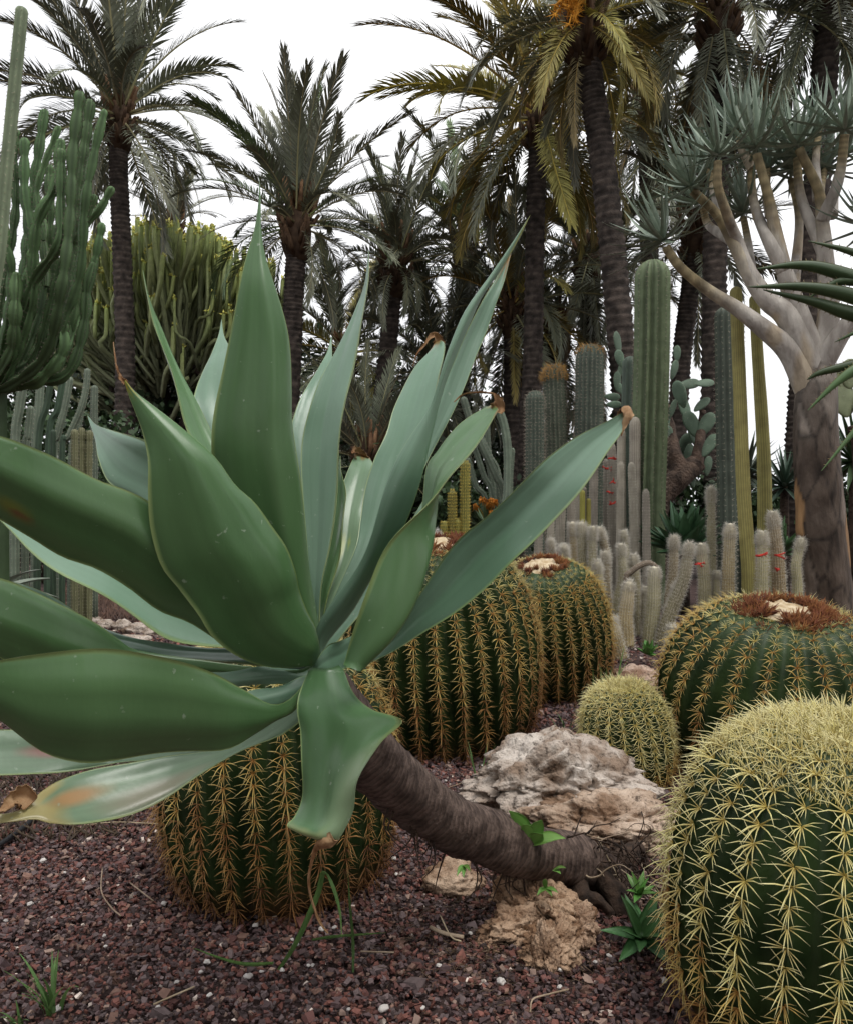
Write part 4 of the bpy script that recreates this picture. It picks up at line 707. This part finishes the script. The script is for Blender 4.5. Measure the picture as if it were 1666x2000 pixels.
limb([(1500,588),(1462,528),(1440,470),(1420,420,6.8),(1402,362,6.7),(1402,315,6.7)], .075, .04)
limb([(1598,725),(1562,620),(1532,530),(1512,440),(1500,380),(1478,300)], .12, .045)
limb([(1532,530),(1502,470),(1478,415,7.2),(1468,360,7.3),(1470,300,7.3)], .07, .04)
limb([(1598,725),(1618,620),(1612,500),(1606,430),(1598,370),(1560,290)], .12, .045)
limb([(1606,430),(1638,350,6.8),(1650,262,6.7)], .06, .042)
limb([(1612,500),(1566,390,7.2),(1556,310,7.3)], .06, .042)
limb([(1598,720),(1650,640,6.8),(1690,580,6.7),(1700,460,6.6)], .11, .045)
limb([(1468,548),(1462,480,7.4),(1452,425,7.5)], .05, .036)
limb([(1545,600),(1556,500,7.5),(1560,420,7.6),(1545,350,7.7)], .06, .04)
limb([(1430,470),(1385,440,7.4),(1372,405,7.4)], .05, .038)
def leaf_mesh(col, width=.10, curve=.35, chan=.3, margin=None):
    n = 9; u = np.linspace(0, 1, n); mid = np.stack([u, 0 * u, curve * u * u * .8], -1); wd = width * np.array([.75, .9, 1, .98, .88, .72, .5, .28, .02])
    side = np.array([0, 1., 0]); g = blade(mid - side * wd[:, None], mid + side * wd[:, None], mid - np.array([-.0, 0, 1]) * (wd * chan)[:, None], thick=width * .35, n=12, c=7, col=col, margin=margin if margin is not None else np.array(col) * 1.25, wav=0)
    me = g.mesh('leaf'); me.materials.append(m_succ); return me
QL = [leaf_mesh((.225, .280, .220), .038, c, .4, (.30, .36, .25)) for c in (.10, .3, .6)]
def rosette(rt, parent, c, ln, n, meshes, emax=85, emin=-5, axis=(0, 0, 1), rest=None, name='leaf'):
    wl = Vector(root_of(rt)['wloc']); q = Vector(axis).to_track_quat('Z', 'Y').to_matrix().to_4x4()
    for i in range(n):
        f = (i + .5) / n; el = emax + (emin - emax) * f + rng.normal(0, 4); az = i * 2.39996 + rng.normal(0, .15); me = random.choice(meshes)
        m4 = q @ Matrix.Rotation(az, 4, 'Z') @ Matrix.Rotation(-R(el), 4, 'Y') @ Matrix.Scale(ln * rng.uniform(.85, 1.12), 4)
        if rest is None:
            m4.translation = Vector(c) - wl; put(name, me, m_succ, parent, mw=m4)
        else:
            V = np.empty(len(me.vertices) * 3); me.vertices.foreach_get('co', V); V = V.reshape(-1, 3) @ np.array(m4.to_3x3()).T + c
            rest.add(V, np.array([list(p.vertices) for p in me.polygons]), np.array([.215, .270, .215]))
ros = [(1294,468,7,(-.5,-.1,1)),(1348,362,6.9,(-.5,-.2,1)),(1402,300,6.7,(-.3,-.2,1)),(1476,285,7,(-.2,-.1,1)),(1470,270,7.3,(-.1,.2,1)),(1556,280,7,(-.1,-.1,1)),(1650,250,6.7,(.1,-.1,1)),(1452,415,7.5,(-.2,.1,1)),(1368,395,7.4,(-.6,.2,1)),(1545,330,7.6,(0,.3,1)),(1556,300,7.3,(.1,.2,1)),(1440,250,7.4,(-.2,.2,1)),(1600,245,7.4,(0,.1,1)),(1650,300,7.5,(.2,0,1)),(1610,330,7.6,(.2,0,1)),(1385,330,7.4,(-.4,.3,1)),(1500,330,7.6,(0,.1,1)),(1700,440,6.6,(.3,0,1))]
rest = Geo()
for i, (x, y, d, ax) in enumerate(ros): rosette(qt, qt, P(x, y, d), px(122, 7) * rng.uniform(.85, 1.05), 30, QL, 80, -24, ax, None if i < 10 else rest)
part('rosettes', rest, m_succ, qt, 'stuff')
for (x, y, d), (x2, y2, d2) in (((1440,250,7.4),(1470,330,7.3)),((1600,245,7.4),(1598,390,7.05)),((1650,300,7.5),(1625,420,7.05)),((1610,330,7.6),(1606,440,7.0)),((1385,330,7.4),(1420,440,7.0)),((1500,330,7.6),(1505,420,7.05))):
    limb([(x2,y2,d2),((x+x2)/2-6,(y+y2)/2,(d+d2)/2),(x,y,d)], .05, .036)

# opuntia tree behind
ot = empty('prickly_pear_tree', ground_pt(1320, 10.5), 'old prickly pear tree with brown gnarled trunk behind the giant column', 'cactus')
for pts, r0, r1 in (([(1290,1157,10.5),(1275,1040,10.4),(1290,970,10.3),(1330,930,10.3),(1360,905,10.4)], .20, .13), ([(1330,935,10.3),(1310,880,10.4),(1300,830,10.6),(1300,790,10.6)], .15, .09), ([(1360,910,10.4),(1368,850,10.5),(1372,800,10.6)], .08, .05), ([(1290,975,10.3),(1240,880,10.7),(1220,800,10.8)], .09, .05)):
    V, F = tube(catmull(PP(pts), 30), np.linspace(r0, r1, 30), 14); V += np.array([mn.noise(tuple(p * 5)) for p in V])[:, None] * .05; part('trunk', Geo().add(V, F), m_wood, ot)
import bmesh as _b
bm = _b.new(); _b.ops.create_icosphere(bm, subdivisions=3, radius=1); PV = np.array([v.co for v in bm.verts]); PF = np.array([[v.index for v in f.verts] for f in bm.faces]); bm.free()
def pad(rt, x, y, d, h, wf, ang, face, col):
    V = PV.copy(); V[:, 0] *= wf * (1 + .25 * V[:, 2]); V[:, 1] *= .13; V = V * px(h, d); ca, sa = math.cos(face), math.sin(face); V[:, 0], V[:, 1] = V[:, 0] * ca - V[:, 1] * sa, V[:, 0] * sa + V[:, 1] * ca
    ca, sa = math.cos(ang), math.sin(ang); X = V[:, 0] * ca + V[:, 2] * sa; Zz = -V[:, 0] * sa + V[:, 2] * ca; V[:, 0], V[:, 2] = X, Zz
    gg = Geo().add(V + P(x, y, d), PF, np.array(col) * rng.uniform(.8, 1.2)); idx = rng.choice(len(V), 40, replace=False)
    nv = nrm(PV[idx] * [1, 6, 1]); needles(gg, V[idx] + P(x, y, d), nv + rng.normal(0, .4, nv.shape), .025, .002, (.3, .27, .2), (.5, .47, .4)); part('pad', gg, m_cact, rt)
OC = (.105, .155, .105)
for x, y, h, a in [(1316,722,20,.3),(1328,770,28,-.2),(1345,750,22,1.3),(1375,748,20,1.45),(1338,800,26,-.3),(1352,830,30,-.5),(1360,860,30,-.4),(1210,700,18,-.2),(1205,745,20,.3),(1195,775,16,1.5),(1198,790,15,1.45),(1212,760,16,-.6),(1322,690,16,-.1),(1300,860,30,.2),(1378,830,28,.4),(1385,870,26,.5),(1310,900,26,-.4),(1345,890,24,.2),(1290,760,24,-.2),(1215,720,18,.4),(1206,670,24,-.15),(1312,800,22,.5),(1296,820,26,0),(1370,790,20,.8),(1222,790,20,.2),(1336,870,26,.4),(1382,910,20,.2),(1350,935,18,-.4)]:
    pad(ot, x, y, 10.4 + rng.uniform(-.3, .5), h, .48, a + rng.normal(0, .1), rng.uniform(-.8, .8), OC)
op = empty('prickly_pear', ground_pt(1690, 8.2), 'fuzzy round prickly pear pads right of the quiver tree trunk', 'cactus')
V, F = tube(catmull(np.vstack([ground_pt(1690, 8.2)[None], PP([(1685, 900), (1668, 830)], 8.2)]), 14), np.linspace(.12, .07, 14), 10); part('trunk', Geo().add(V, F), m_wood, op)
for x, y, h, a in [(1648,782,34,-.2),(1662,730,30,.2),(1690,800,34,.5),(1640,745,20,-.5)]: pad(op, x, y, 8.2, h, .8, a, .2, (.20, .23, .13))

# spiky plant reaching in from the right, with its stem outside the picture
sp = empty('spiky_aloe', ground_pt(1860, 4.2), 'dark green toothed aloe leaves reaching in beside the quiver tree', 'aloe')
V, F = tube(np.vstack([ground_pt(1860, 4.2)[None], PP([(1862, 1000), (1860, 660)], 4.2)]), [.09, .08, .07], 12); part('stem', Geo().add(V, F), m_wood, sp)
for pts, wd, c in (([(1860,620),(1760,560),(1666,513),(1563,481)],9,1),([(1860,630),(1760,570),(1640,522),(1570,509),(1486,518)],11,.9),([(1860,640),(1760,610),(1660,572),(1570,556),(1465,557)],12,.8),([(1860,650),(1760,630),(1666,606),(1600,584),(1497,561)],12,.75),([(1860,640),(1750,560),(1666,543),(1628,552),(1580,582)],7,1.4),([(1860,670),(1740,690),(1666,722),(1624,750),(1570,803)],10,1.7),([(1860,660),(1760,690),(1666,712),(1600,728),(1574,742)],8,1.0),([(1860,650),(1760,620),(1690,640),(1620,672)],7,1.1),([(1860,600),(1760,500),(1690,440),(1640,415)],9,1.2),([(1860,660),(1780,760),(1740,860)],10,1),([(1860,600),(1850,500),(1830,420)],10,1),([(1860,620),(1940,540),(2010,500)],10,1),([(1860,640),(1960,640),(2040,660)],10,1),([(1860,680),(1720,780),(1666,840),(1600,920)],7,1.8)):
    q = catmull(PP(pts, 4.2), 24); u = np.linspace(0, 1, 24); q[:, 1] -= .12 * np.sin(u * 2.2) * rng.uniform(-.6, 1); wv = 1.45 * px(wd, 4.2) * np.clip(1.05 - u ** 2.2, .01, 1); T = nrm(np.gradient(q, axis=0)); S_ = nrm(np.cross(T, [0, 1, .25])); dn = np.cross(S_, T); dn = dn * np.sign(dn[:, 2:]) * -1
    gg = blade(q - S_ * wv[:, None], q + S_ * wv[:, None], q + dn * (wv * .5)[:, None], thick=.012, n=40, c=9, col=np.array([.05, .085, .035]) * c, margin=(.16, .15, .06), wav=0)
    for sg in (-1, 1): needles(gg, q[1:-1] + sg * S_[1:-1] * wv[1:-1, None] * .98, sg * S_[1:-1] + T[1:-1] * .4, .014, .003, (.16, .14, .05), (.3, .2, .1))
    part('leaf', gg, m_succ, sp)
# small agave clump, yucca, undergrowth
def rplant(name, label, cat, x, y, d, lnpx, n, col, width, emax=80, emin=0, curve=.3, axis=(0, -.2, 1), group=None, margin=None):
    c = P(x, y, d); c[2] = max(c[2], .02); rt = empty(name, (c[0], c[1], 0), label, cat, group); ms = [leaf_mesh(col, width, cu, .45, margin) for cu in (curve * .6, curve, curve * 1.4)]
    if c[2] > .1: V, F = tube(np.array([[c[0], c[1], -.02], [c[0], c[1], c[2] * .5], c + [0, 0, .03]]), [.07, .06, .05], 10); part('stem', Geo().add(V, F), m_wood, rt)
    rosette(rt, rt, c, px(lnpx, d), n, ms, emax, emin, axis); return rt
rplant('agave_plant', 'green agave rosette growing under the prickly pear tree', 'agave', 1335, 1075, 8.2, 95, 34, (.055, .125, .060), .16, 85, 5, -.1)
rplant('agave_plant', 'smaller green agave rosette tucked beside the fuzzy torches', 'agave', 1520, 1080, 8.4, 70, 22, (.06, .13, .05), .15, 85, 5, -.1)
rplant('yucca_plant', 'dark green spiky yucca behind the quiver tree trunk', 'yucca', 1668, 900, 9.2, 120, 54, (.045, .085, .035), .05, 88, -40, -.15)
rplant('yucca_plant', 'dark spiky yucca rosette showing left of the quiver tree trunk', 'yucca', 1532, 950, 10, 85, 46, (.05, .085, .06), .05, 88, -30, -.15)
rplant('yucca_plant', 'grey narrow-leaved yucca between the dark column pair and the quiver tree', 'yucca', 1460, 930, 11.5, 90, 46, (.07, .09, .065), .05, 88, -30, -.2)
al = rplant('aloe_plant', 'flowering aloe with orange blooms behind the yellow-spined cacti', 'aloe', 952, 1030, 8.0, 50, 24, (.06, .10, .045), .10, 80, 0, .2)
for i in range(7):
    x, y = 938 + rng.uniform(-12, 30), 965 + rng.uniform(-8, 30); c = P(x, y, 7.9); g = Geo(); V, F = tube(np.array([P(952, 1030, 8), P((x + 952) / 2, 1000, 7.95), c]), [.008, .007, .005], 5); g.add(V, F, (.25, .2, .05))
    needles(g, c + rng.normal(0, .012, (22, 3)) - [0, 0, .02] , np.stack([rng.normal(0, .6, 22), rng.normal(0, .6, 22), -np.ones(22)], -1), .06, .011, (.62, .22, .03), (.70, .34, .06)); part('flower_spike', g, m_hair, al)
def shrub(label, x, y, d, wpx, hpx, n, col, ls=.05, name='shrub', cat='shrub', group=None, form=(1, .8, 1)):
    c = P(x, y, d); base = np.array([c[0], d, 0]); rt = empty(name, base, label, cat, group); rx, rz = px(wpx, d) / 2, px(hpx, d) / 2
    k = max(6, n // 90); cen = rng.normal(0, .5, (k, 3)); cen = cen / np.maximum(1, np.linalg.norm(cen, axis=1, keepdims=True) / .85)
    q = cen[rng.integers(k, size=n)] + rng.normal(0, .17, (n, 3)); pos = c + q * [rx, rx * .8, rz]; pos = pos[pos[:, 2] > .02]; n = len(pos)
    a = nrm(rng.normal(0, 1, (n, 3)) + [0, 0, .3]); b = nrm(np.cross(a, rng.normal(0, 1, (n, 3)))); L = ls * rng.uniform(.6, 1.3, (n, 1)); Wd = L * .38
    V = np.stack([pos, pos + a * L * .5 + b * Wd, pos + a * L, pos + a * L * .5 - b * Wd], 1).reshape(-1, 3)
    C = np.repeat(np.array(col) * rng.uniform(.6, 1.4, (n, 1)), 4, 0); part('foliage', Geo().add(V, np.arange(n * 4).reshape(-1, 4), C), m_leafy, rt)
    for i in range(5):
        e = c + cen[i % k] * [rx, rx * .8, rz]; V, F = tube(catmull(np.array([base + [rng.normal(0, .04), 0, -.02], (base + e) / 2 + rng.normal(0, .05, 3), e]), 8), np.linspace(.03, .008, 8), 6); part('stem', Geo().add(V, F), m_wood, rt)
DG = (.030, .055, .022)
for i, (x, y, d, wd, h, n, lab) in enumerate([(935, 1010, 10, 190, 150, 2600, 'leafy dark green shrub behind the yellow-spined cacti'), (1130, 985, 14, 240, 190, 3000, 'dark shrub mass behind the silver torch columns'), (1330, 1000, 13, 190, 170, 2400, 'dark green shrub at the foot of the prickly pear tree'), (1500, 1010, 14, 260, 150, 2600, 'dark shrub behind the olive columns and quiver tree'),
        (1650, 985, 12, 160, 190, 2000, 'deep green shrub in the gap right of the quiver tree trunk'), (760, 960, 16, 380, 220, 4200, 'broad dark shrub mass behind the centre of the agave'), (480, 800, 22.5, 420, 330, 5200, 'dark bushy undergrowth between the two left palms'), (180, 820, 22, 380, 330, 4600, 'shadowy bush below the euphorbia tree at left'), (20, 980, 9, 260, 240, 3000, 'dark undergrowth behind the stubby cactus stems'), (560, 980, 22, 600, 260, 5000, 'low dark hedge of shrubs beyond the left agave leaves'), (1000, 900, 24, 520, 260, 4200, 'distant dark thicket between the palm trunks'), (330, 890, 22.5, 560, 330, 5200, 'tall dark thicket behind the fountain grass clump'), (90, 930, 12, 420, 330, 4600, 'dark thicket behind the grey curving cactus stems'), (-260, 940, 16, 560, 330, 4600, 'dark thicket beyond the candelabra euphorbia trunk'), (820, 880, 25, 500, 330, 4200, 'far dark trees filling the gap behind the middle palms')]):
    shrub(lab, x, y, d, wd, h, n, np.array(DG) * rng.uniform(.7, 1.2), .045 * d / 5)
# reddish ground cover at left
g = Geo(); n = 5200; pos = np.stack([rng.uniform(-4.9, -2.0, n), rng.uniform(7.6, 11, n), np.zeros(n)], -1)
d_ = rng.normal(0, .6, (n, 3)); d_[:, 2] = 1; needles(g, pos, d_, rng.uniform(.05, .14, n), .012, np.array([.06, .035, .028]) * rng.uniform(.6, 1.4, (n, 1)), np.array([.13, .07, .05]) * rng.uniform(.6, 1.5, (n, 1)))
single('ground_cover', g, m_leafy, (-3.3, 9, 0), 'low reddish brown succulent ground cover beyond the agave', 'ground cover', kind='stuff')
g = Geo(); n = 1500; pos = np.stack([rng.uniform(-2.5, -1.0, n), rng.uniform(2.55, 3.4, n), np.zeros(n)], -1)
d_ = rng.normal(0, .7, (n, 3)); d_[:, 2] = .8; needles(g, pos, d_, rng.uniform(.03, .10, n), .006, (.035, .025, .018), np.array([.10, .065, .04]) * rng.uniform(.5, 1.5, (n, 1)))
single('dead_scrub', g, m_leafy, (-1.6, 3, 0), 'dark dry scrub on the ground behind the lowest agave leaf', 'ground cover', kind='stuff')
rplant('aloe_plant', 'pale grey drooping succulent at the far left ground', 'aloe', -10, 1160, 6.2, 110, 14, (.20, .23, .19), .11, 60, -10, -.5)

# ---------------------------------------------------------------- foreground details
def on_ground(pts, z=.012): return np.array([ground_pt(x, gd(y)) + [0, 0, z] for x, y in pts])
V, F = tube(catmull(on_ground([(-90, 1710), (-20, 1674), (30, 1640), (75, 1605), (140, 1565)], .018), 40), .0085, 10)
single('irrigation_hose', Geo().add(V, F), m_hose, on_ground([(30, 1640)], 0)[0], 'black irrigation hose on the gravel below the lowest agave leaf', 'hose')
def ribbon(pts, w, col, label, name='long_grass', group=None, cat='grass', m=None, n=30):
    q = catmull(np.array(pts), n); u = np.linspace(0, 1, n); T = nrm(np.gradient(q, axis=0)); S_ = nrm(np.cross(T, [0, 1, .3])); wv = w * (np.clip(1 - u ** 3, .03, 1) * (.6 + .4 * np.minimum(1, u * 4)))[:, None]
    g = blade(q - S_ * wv, q + S_ * wv, q - np.array([0, 1, 0]) * wv * .4, thick=.0012, n=n, c=5, col=col, margin=np.array(col) * 1.1, wav=0); return single(name, g, m or m_grass, q[0], label, cat, group)
GB = np.array([.13, .23, .075])
def gpt(x, y): return ground_pt(x, gd(y))
b0 = gpt(545, 1895)
ribbon([b0, P(580, 1840, 1.80), P(620, 1750, 1.78), P(632, 1705, 1.76), P(650, 1730, 1.72), P(664, 1780, 1.70), P(668, 1830, 1.69)], .0062, GB * 1.2, 'long folded grass blade bending over in front of the dark barrel cactus')
ribbon([gpt(690, 1900), P(690, 1840, 1.85), P(684, 1770, 1.84), P(680, 1706, 1.84)], .0035, GB * .7, 'thin upright grass blade in front of the dark barrel cactus')
ribbon(list(on_ground([(755, 1832), (700, 1836), (650, 1840), (610, 1846)], .012))[::-1], .0045, GB * 1.2, 'flat green grass blade lying right of the dark barrel foot')
ribbon(list(on_ground([(535, 1892), (480, 1894), (430, 1882), (378, 1862)], .012)), .0055, GB * 1.5, 'curved green grass blade lying on gravel before the dark barrel')
blades('small grass weed sprouting from open gravel at left', 'grass_tuft', 104, gd(1985), 13, 150, .95, GB, .0045, base_w=.008, curl=.35)
blades('tiny grass seedling beside the larger grass weed', 'grass_tuft', 32, gd(2010), 7, 60, .8, GB * .9, .003, base_w=.008)
blades('thin grass tuft at the foot of the brown-crowned barrel', 'grass_tuft', 932, gd(1545), 12, 90, .4, GB * .8, .0028, base_w=.012, curl=.3)
blades('grass tuft growing between the barrel cacti and pinkish boulder', 'grass_tuft', 1180, gd(1375), 12, 110, .5, GB * 1.1, .006, base_w=.03, curl=.3)
blades('thin grass wisps on gravel near the small globe cactus', 'grass_tuft', 1100, gd(1450), 9, 70, .5, GB * .7, .003, base_w=.02)
so = rplant('agave_offset', 'small green agave offset on gravel beside the big yellow-spined barrel', 'agave', 1252, 1828, 1.93, 82, 13, (.055, .14, .045), .17, 75, -8, -.2, axis=(.1, -.45, 1))
rplant('agave_offset', 'tiny bright agave seedling beside the root mat', 'agave', 1248, 1745, 2.05, 42, 9, (.10, .24, .05), .18, 80, 5, -.2)
rplant('weed', 'little leafy green weed at the foot of the torch cluster', 'weed', 1266, 1275, 5.6, 26, 12, (.09, .22, .05), .3, 80, 0, .2)
PM = []
for i in range(5):
    V = PV * (1 + np.array([mn.noise(tuple(v * 1.3 + i * 7)) for v in PV])[:, None] * .5) * [1, .8, .6]; me = Geo().add(V, PF).mesh('pebble'); me.materials.append(m_pebble); PM.append(me)
for i in range(64):
    x, y = (rng.uniform(0, 700), rng.uniform(1560, 1990)) if i < 34 else (rng.uniform(700, 1300), rng.uniform(1420, 1990))
    d = gd(y); s = rng.choice([.005, .006, .008, .011], p=[.4, .3, .2, .1]); o = put('pebble', PM[i % 5], m_pebble, None, ground_pt(x, d) + [0, 0, .010]); o.scale = (s, s, s); o.rotation_euler = (0, 0, rng.uniform(0, 6)); tag(o, 'small whitish pebble lying among the dark red gravel', 'pebble', 'pale pebbles on the gravel')
for i, (pts, lab) in enumerate([([(200,1705),(198,1750),(215,1780),(236,1800)], 'curved dry straw on the gravel left of the dark barrel'), ([(165,1620),(230,1614),(315,1618)], 'long pale straw lying by the dark barrel left side'), ([(1035,1990),(1040,1965),(1070,1955),(1110,1945)], 'reddish crooked twig on the gravel below the rock pile'), ([(845,1555),(870,1548),(905,1535)], 'pale dead stick between the barrel and the boulder'), ([(255,1735),(300,1770)], 'thin straight straw beside the curved one'), ([(705,1870),(770,1872)], 'short pale straw near the flat grass blade'), ([(860,1800),(880,1840),(900,1850)], 'dark dry twig between the barrel and the rock pile'), ([(840,1822),(870,1835),(905,1842)], 'grey dry leaf scrap between the barrel and the rock pile'), ([(300,1975),(345,1955),(380,1940)], 'faded straw on open gravel near the bottom')]):
    V, F = tube(catmull(on_ground(pts, .013), 14), np.full(14, .0020 if i != 7 else .005), 6); single('twig', Geo().add(V, F), m_straw, on_ground(pts[:1], 0)[0], lab, 'twig')
# leaf litter around the root mat
g = Geo(); n = 1700; x = rng.normal(1010, 150, n); y = rng.normal(1800, 80, n); k = (y > 1600) & (y < 1990); pos = np.array([ground_pt(a, gd(b)) for a, b in zip(x[k], y[k])]) + [0, 0, .008]
n = len(pos); d_ = rng.normal(0, 1, (n, 3)); d_[:, 2] *= .12; needles(g, pos, d_, rng.uniform(.01, .045, n), .0012, np.array([.07, .045, .03]) * rng.uniform(.5, 2.2, (n, 1)), np.array([.10, .07, .05]) * rng.uniform(.5, 2.5, (n, 1)))
single('leaf_litter', g, m_leafy, (0, 2, 0), 'scattered dry leaf litter and fibres around the rock pile', 'litter', kind='stuff')

def shade_tree(label, x, y, h, r):  # added trees out of view behind the camera, darkening the leaves that face it
    rt = empty('unseen_shade_tree', (x, y, 0), label, 'tree', 'added shade trees out of view'); c = np.array([x, y, h * .58]); n = 2400
    cen = nrm(rng.normal(0, 1, (26, 3))) * rng.uniform(.3, .85, (26, 1)); q = cen[rng.integers(26, size=n)] + rng.normal(0, .16, (n, 3)); pos = c + q * [r, r, h * .45]
    a = nrm(rng.normal(0, 1, (n, 3))); b = nrm(np.cross(a, rng.normal(0, 1, (n, 3)))); L = rng.uniform(.25, .45, (n, 1))
    V = np.stack([pos, pos + a * L * .5 + b * L * .3, pos + a * L, pos + a * L * .5 - b * L * .3], 1).reshape(-1, 3)
    part('crown', Geo().add(V, np.arange(n * 4).reshape(-1, 4), np.repeat(np.array([.045, .08, .03]) * rng.uniform(.6, 1.4, (n, 1)), 4, 0)), m_leafy, rt)
    V, F = tube(np.array([[x, y, -.05], [x + .05, y, h * .3], [x, y, h * .6]]), [.2, .15, .08], 12); part('trunk', Geo().add(V, F), m_wood, rt)
    for i in range(8):
        e = c + cen[i] * [r, r, h * .45]; V, F = tube(catmull(np.array([[x, y, h * .3], ([x, y, h * .35] + e) / 2, e]), 8), np.linspace(.09, .02, 8), 7); part('limb', Geo().add(V, F), m_wood, rt)
for i, (x, y, h, r) in enumerate([(-4.5, -5, 6.5, 2.6), (0.3, -6.5, 7.5, 3.0), (5.0, -5, 6.5, 2.7), (-8.5, -1.5, 6, 2.4), (8.5, -1.0, 6, 2.4)]):
    shade_tree('dense broadleaf tree added out of view behind the viewpoint to shade the leaves', x, y, h, r)
print('objects', len(bpy.data.objects), 'tris', sum(len(m.loops) - 2 * len(m.polygons) for m in bpy.data.meshes))
